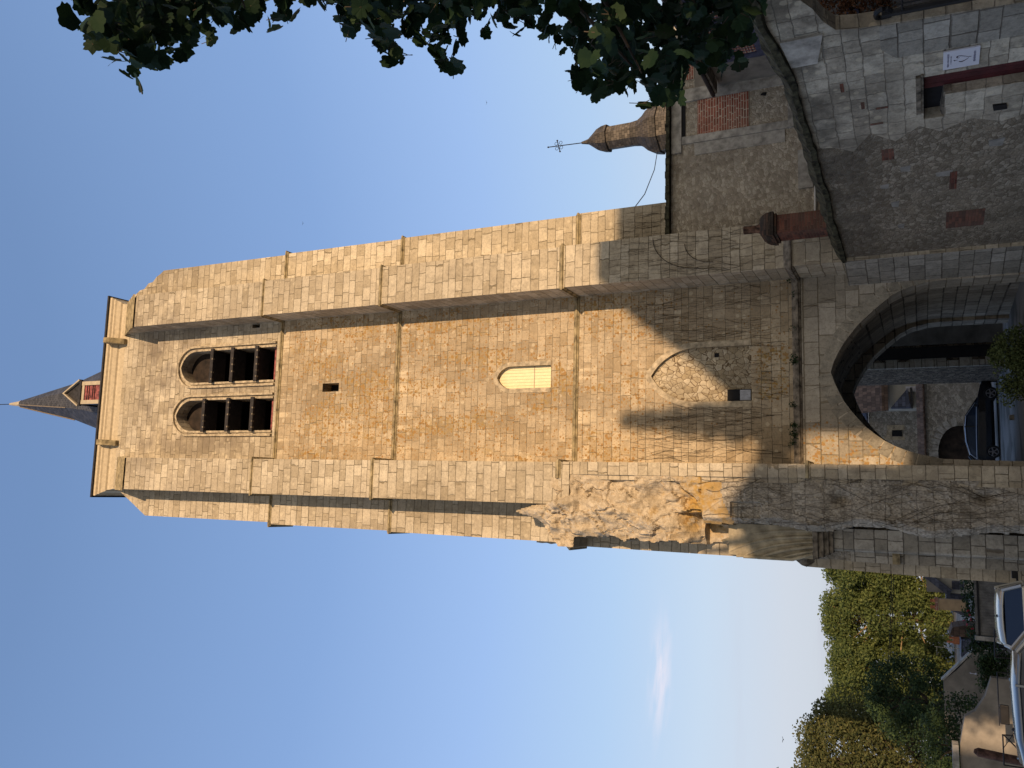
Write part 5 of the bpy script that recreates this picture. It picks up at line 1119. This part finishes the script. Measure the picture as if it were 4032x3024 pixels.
# ------------------------------------------------------------------ near plane tree, its boughs hang in from the right
pt = thing('overhanging_tree', (9.5, 1.5, 1.2), 'large-leaved plane tree whose dark boughs hang into the top right of the view', 'tree')
BL = [(2.77,3.29,7.39,0.09),(3.13,3.58,7.81,0.1),(2.98,3.29,7.41,0.09),(2.96,3.16,7.25,0.08),(3.38,3.49,7.72,0.1),(3.34,4.16,8.43,0.13),(3.43,4.07,8.34,0.13),(3.02,3.42,7.48,0.11),(3.43,3.73,7.91,0.12),(3.26,3.4,7.49,0.11),(2.75,3.43,7.3,0.08),(2.93,3.52,7.44,0.09),(3.71,4.3,8.46,0.11),(3.71,4.15,8.28,0.11),(3.78,4.09,8.21,0.11),(3.87,4.04,8.17,0.11),(3.02,3.71,7.52,0.09),(3.41,4.04,7.95,0.1),(3.61,4.13,8.07,0.1),(3.83,4.22,8.21,0.11),(3.95,4.21,8.21,0.11),(3.36,4.12,7.87,0.08),(3.5,4.16,7.93,0.08),(3.41,3.94,7.67,0.08),(3.14,3.52,7.18,0.07),(3.52,3.83,7.57,0.08),(3.74,4.58,8.23,0.09),(3.75,4.46,8.11,0.09),(3.5,4.05,7.63,0.08),(3.32,3.73,7.27,0.08),(4.04,4.41,8.08,0.09),(3.74,4.6,8.05,0.1),(3.8,4.52,7.96,0.1),(3.54,4.07,7.47,0.1),(3.52,3.92,7.31,0.09),(3.35,4.12,7.31,0.09),(3.16,3.75,6.93,0.08),(3.38,3.89,7.09,0.09),(4.02,4.47,7.72,0.1),(3.01,3.7,6.7,0.07),(3.68,4.4,7.44,0.08),(3.38,3.93,6.96,0.07),(3.73,4.22,7.26,0.08),(3.37,4.13,6.99,0.08),(4.16,4.93,7.8,0.1),(3.37,3.87,6.75,0.08),(3.3,3.97,6.72,0.08),(3.85,4.49,7.23,0.09),(3.52,4.21,6.83,0.08),(3.5,4.23,6.7,0.1),(4.1,5.09,7.33,0.1),(3.31,3.96,6.36,0.08),(3.31,4.26,6.49,0.07),(3.96,4.96,7.09,0.08),(3.87,4.72,6.9,0.08),(3.37,4.49,6.55,0.08),(3.28,4.24,6.36,0.08),(3.65,4.59,6.65,0.08),(3.26,3.98,6.16,0.07),(3.97,5.34,7.12,0.11),(4.13,5.37,7.15,0.11),(3.99,5.01,6.88,0.1),(4.34,5.27,7.09,0.11),(3.26,4.57,6.38,0.07),(4.05,5.51,7.11,0.09),(3.93,5.2,6.87,0.08),(3.61,4.64,6.45,0.08),(4.27,5.35,7.0,0.09),(3.73,5.47,6.87,0.12),(3.29,4.64,6.28,0.1),(3.28,4.44,6.14,0.1),(3.65,4.76,6.37,0.11),(3.4,4.27,6.03,0.1),(3.95,5.75,6.86,0.12),(3.4,4.75,6.18,0.1),(3.13,4.22,5.82,0.09),(3.25,4.24,5.83,0.09),(3.48,4.37,5.94,0.1),(3.37,4.9,6.12,0.11),(3.4,4.73,6.02,0.11),(3.28,4.39,5.8,0.1),(4.39,5.65,6.63,0.13),(3.14,4.76,5.89,0.1),(3.08,4.48,5.73,0.09),(3.16,4.43,5.7,0.09),(3.37,4.55,5.78,0.1),(4.03,5.26,6.24,0.11),(3.06,4.5,5.62,0.07),(3.61,5.16,6.03,0.08),(3.42,4.75,5.78,0.08),(4.33,5.84,6.45,0.1),(3.41,4.48,5.63,0.07),(3.94,5.65,6.18,0.1),(3.62,5.03,5.83,0.09),(4.36,5.87,6.32,0.11),(3.86,5.05,5.84,0.09),(3.54,5.14,5.76,0.08),(3.2,4.51,5.41,0.07),(3.7,5.06,5.73,0.08),(3.58,4.76,5.56,0.08),(4.08,5.81,6.0,0.11),(3.8,5.23,5.7,0.1),(3.35,4.46,5.29,0.09),(3.42,4.94,5.4,0.08),(3.46,4.84,5.36,0.08),(3.55,4.84,5.36,0.08),(3.27,4.85,5.24,0.09),(3.25,4.66,5.15,0.09),(4.34,5.99,5.8,0.11),(4.09,6.35,5.77,0.11),(3.55,5.33,5.31,0.09),(4.19,6.09,5.66,0.1),(4.01,5.63,5.46,0.1),(3.8,6.02,5.46,0.13),(3.65,5.54,5.26,0.11),(3.31,4.82,4.95,0.1),(3.53,4.96,5.01,0.11),(3.83,6.38,5.52,0.13),(3.98,6.35,5.52,0.13),(3.47,5.3,5.09,0.11),(3.93,5.77,5.28,0.13),(4.21,5.93,5.35,0.13),(3.55,6.37,5.41,0.12),(3.39,5.81,5.19,0.11),(3.63,5.97,5.26,0.11),(3.78,5.96,5.25,0.12),(3.43,5.2,4.96,0.1),(4.27,6.23,5.37,0.13),(4.42,6.21,5.36,0.13),(3.62,6.74,5.35,0.11),(3.72,6.67,5.33,0.11),(3.53,6.11,5.13,0.1),(2.99,4.99,4.72,0.08),(3.97,6.4,5.24,0.11),(3.24,5.04,4.74,0.08),(4.25,6.4,5.25,0.11),(4.0,5.84,5.04,0.1),(3.38,4.79,4.66,0.08),(3.33,6.19,4.99,0.1),(3.37,6.02,4.93,0.1),(3.64,6.28,5.02,0.1),(3.94,6.54,5.11,0.11),(3.28,5.27,4.68,0.09),(3.13,4.85,4.54,0.08),(4.24,6.35,5.05,0.11),(3.29,4.78,4.52,0.08),(2.89,5.28,4.56,0.11),(3.7,6.44,4.93,0.13),(3.8,6.33,4.9,0.13),(4.02,6.42,4.93,0.13),(3.78,5.8,4.73,0.12),(4.27,6.28,4.89,0.13),(3.36,6.34,4.74,0.1),(3.13,5.68,4.54,0.1),(3.79,6.63,4.82,0.11),(3.77,6.37,4.74,0.11),(3.55,5.78,4.57,0.1),(3.7,5.83,4.59,0.1),(3.23,4.92,4.33,0.08),(3.32,4.88,4.32,0.08),(3.19,6.05,4.51,0.11),(3.67,6.67,4.68,0.12),(3.53,6.15,4.54,0.11),(3.14,5.27,4.3,0.1),(3.48,5.6,4.39,0.11),(4.03,6.25,4.56,0.12),(3.85,5.76,4.43,0.11),(3.67,6.62,4.57,0.1),(3.76,6.56,4.56,0.1),(3.08,5.19,4.21,0.08),(3.65,5.95,4.41,0.1),(3.56,5.62,4.32,0.09),(4.09,6.27,4.48,0.1),(3.64,5.4,4.26,0.09),(3.47,5.93,4.34,0.1),(4.07,6.73,4.53,0.11),(3.22,5.15,4.15,0.09),(3.32,5.13,4.15,0.09),(3.98,5.95,4.35,0.1),(3.47,6.01,4.26,0.12),(3.5,5.81,4.21,0.11),(4.07,6.49,4.37,0.13),(4.1,6.28,4.32,0.13),(3.71,6.77,4.29,0.1),(3.12,5.49,4.02,0.08),(3.31,5.63,4.05,0.09),(3.97,6.53,4.23,0.1),(3.61,5.75,4.07,0.09),(4.11,6.35,4.2,0.1),(3.69,6.8,4.15,0.11),(3.08,5.48,3.91,0.09),(3.14,5.39,3.9,0.08),(3.59,5.95,4.0,0.1),(3.51,5.63,3.94,0.09),(3.82,5.93,3.99,0.1),(3.71,6.41,4.02,0.13),(3.08,5.09,3.79,0.1),(3.5,5.57,3.87,0.11),(3.87,5.92,3.93,0.12),(3.94,6.29,3.97,0.1),(3.76,5.84,3.89,0.09)]
BL = BL[:-9] + [(2.77,3.46,7.59,0.11),(3.46,4.22,8.65,0.11),(2.76,3.35,7.4,0.11),(3.33,3.93,8.23,0.11),(2.68,3.36,7.33,0.11),(3.6,4.37,8.55,0.11),(2.94,3.41,7.47,0.11),(3.41,3.86,8.05,0.11),(3.25,3.79,7.69,0.11),(3.29,3.72,7.7,0.11),(3.22,3.89,7.73,0.11),(3.04,3.55,7.25,0.11),(3.59,4.36,8.08,0.11),(2.62,3.3,7.42,0.11),(3.08,5.28,5.01,0.11),(2.79,5.0,4.82,0.11),(2.97,5.49,4.83,0.11),(3.22,5.68,4.84,0.11),(3.58,6.66,4.83,0.11),(3.06,5.76,4.66,0.11),(2.99,4.4,6.14,0.11),(3.15,4.84,5.92,0.11),(3.91,5.65,6.96,0.11),(2.74,5.29,4.34,0.11),(3.32,6.23,4.53,0.11),(3.42,5.67,4.24,0.11),(3.58,6.24,4.23,0.11),(3.22,5.74,4.05,0.11)]
m_ = MB(); m_.tube([(9.5, 1.5, 1.0), (9.4, 1.6, 4), (9.0, 1.8, 7), (8.4, 2.0, 10), (8.0, 2.2, 12.5)], [.38, .32, .26, .18, .08], 12); m_.build('trunk', M['bark'], pt, fix=False)
m_ = MB()
for a in ((9.2, 1.7, 5.2), (8.9, 1.8, 6.4), (8.7, 1.9, 7.4), (8.6, 2.0, 8.6)):
    for b in random.sample(BL, 5):
        p1, p2 = Vector(a), Vector(b[:3]); mid = (p1+p2)/2 + Vector((0, 0, .35)); m_.tube([p1, mid, p2*.9+mid*.1, p2], [.06, .035, .014, .006], 6, False)
m_.build('boughs', M['bark'], pt, fix=False)
LOB = [(0, -.86), (.2, -.76), (.42, -.84), (.66, -.7), (.72, -.44), (.95, -.28), (.92, 0), (.78, .14), (.82, .42), (.6, .55), (.36, .62), (.24, .84), (0, 1.02), (-.24, .84), (-.36, .62), (-.6, .55), (-.82, .42), (-.78, .14), (-.92, 0), (-.95, -.28), (-.72, -.44), (-.66, -.7), (-.42, -.84), (-.2, -.76)]
m_ = MB(); tw = MB()
def lobed(c, size):
    n = Vector((random.gauss(0, .75), random.gauss(0, .75), random.gauss(.35, .8))).normalized(); a = n.cross(Vector((random.gauss(0, 1), random.gauss(0, 1), random.gauss(0, 1)))).normalized(); b = n.cross(a)
    if b.z > 0 and random.random() < .8: b = -b; a = -a
    i = len(m_.v); cu = random.uniform(.1, .45); m_.v.append(c)
    for u, v in LOB:
        u2 = u*random.uniform(.88, 1.1); v2 = v*random.uniform(.9, 1.08); m_.v.append(c + (a*u2 + b*v2 - n*cu*(u2*u2*.8+v2*v2*.35))*size)
    for k in range(len(LOB)): m_.f.append((i, i+1+k, i+1+(k+1) % len(LOB)))
    if random.random() < .3: tw.tube([c, c - b*size*1.1 + Vector((0, 0, size*.4))], .0035, 3, False)
for (x, y, z, r_) in BL:
    for k in range(9):
        d = Vector((random.gauss(0, 1), random.gauss(0, 1), random.gauss(0, 1))).normalized()*r_*1.15*random.random()**.5
        lobed(Vector((x, y, z)) + RT*.07 + d + FW*random.uniform(-.5, .5), random.uniform(.05, .088))
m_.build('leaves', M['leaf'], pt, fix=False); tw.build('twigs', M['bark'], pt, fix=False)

# ------------------------------------------------------------------ the street behind the camera: what shades the foot of the tower
def behind(pts, L, depth, name, label, cat, mat, part):
    """outline given as the shape whose edge the sun throws on the tower face plane"""
    o = [Vector((x, 28, z)) + S*L for x, z in pts]; hd_ = Vector((S.x, S.y, 0)).normalized()
    base = thing(name, (o[0].x, o[0].y, 0), label, cat); m = MB(); m.prism(o, tuple(hd_*depth)); m.build(part, mat, base); return base
behind([(2.0, -8), (2.0, 6.3), (3.15, 6.4), (3.15, 8.4), (4.4, 9.75), (5.6, 11.3), (6.7, 12.62), (9, 12.62), (13.5, 12.62), (16, 10.2), (16, -8)], 52, 12, 'hipped_house', 'tall house with hipped roof behind the viewer, out of view', 'house', M['plast'], 'house_body')
behind([(-5.75, -8), (-5.75, 3.4), (-3.4, 4.0), (-3.4, 7.3), (-.9, 8.3), (.5, 7.4), (.5, 3.3), (2.0, 3.3), (2.0, -8)], 54, 8, 'low_house', 'low house with a raised end behind the viewer, out of view', 'house', M['plast'], 'house_body')
behind([(-26, -8), (-26, 3.4), (-6.7, 3.2), (-6.7, -8)], 54, 8, 'row_house', 'row house further along the street behind the viewer, out of view', 'house', M['plast'], 'house_body')
cy_ = thing('poplar', tuple(Vector((2.4, 28, -4)) + S*50), 'slender poplar behind the viewer, out of view', 'tree')
m_ = MB()
def sh(x, z): return Vector((x, 28, z)) + S*50
m_.tube([sh(2.4, -6), sh(2.4, 10)], .12, 6); m_.build('trunk', M['bark'], cy_, fix=False)
m_ = MB(); pts = []
for k in range(190):
    z = random.uniform(6.3, 12.3); wdh = max(.05, .72*(12.5-z)/5*1.1); p = sh(2.5+random.uniform(-wdh, wdh), z); pts.append((p.x, p.y, p.z, .22))
for k in range(46):
    z = random.uniform(6.4, 7.7); p = sh(random.uniform(.6, 3.2), z); pts.append((p.x, p.y, p.z, .26))
leafset(m_, pts, .13, 70, 1.0); m_.build('crown', M['treed'], cy_, fix=False)
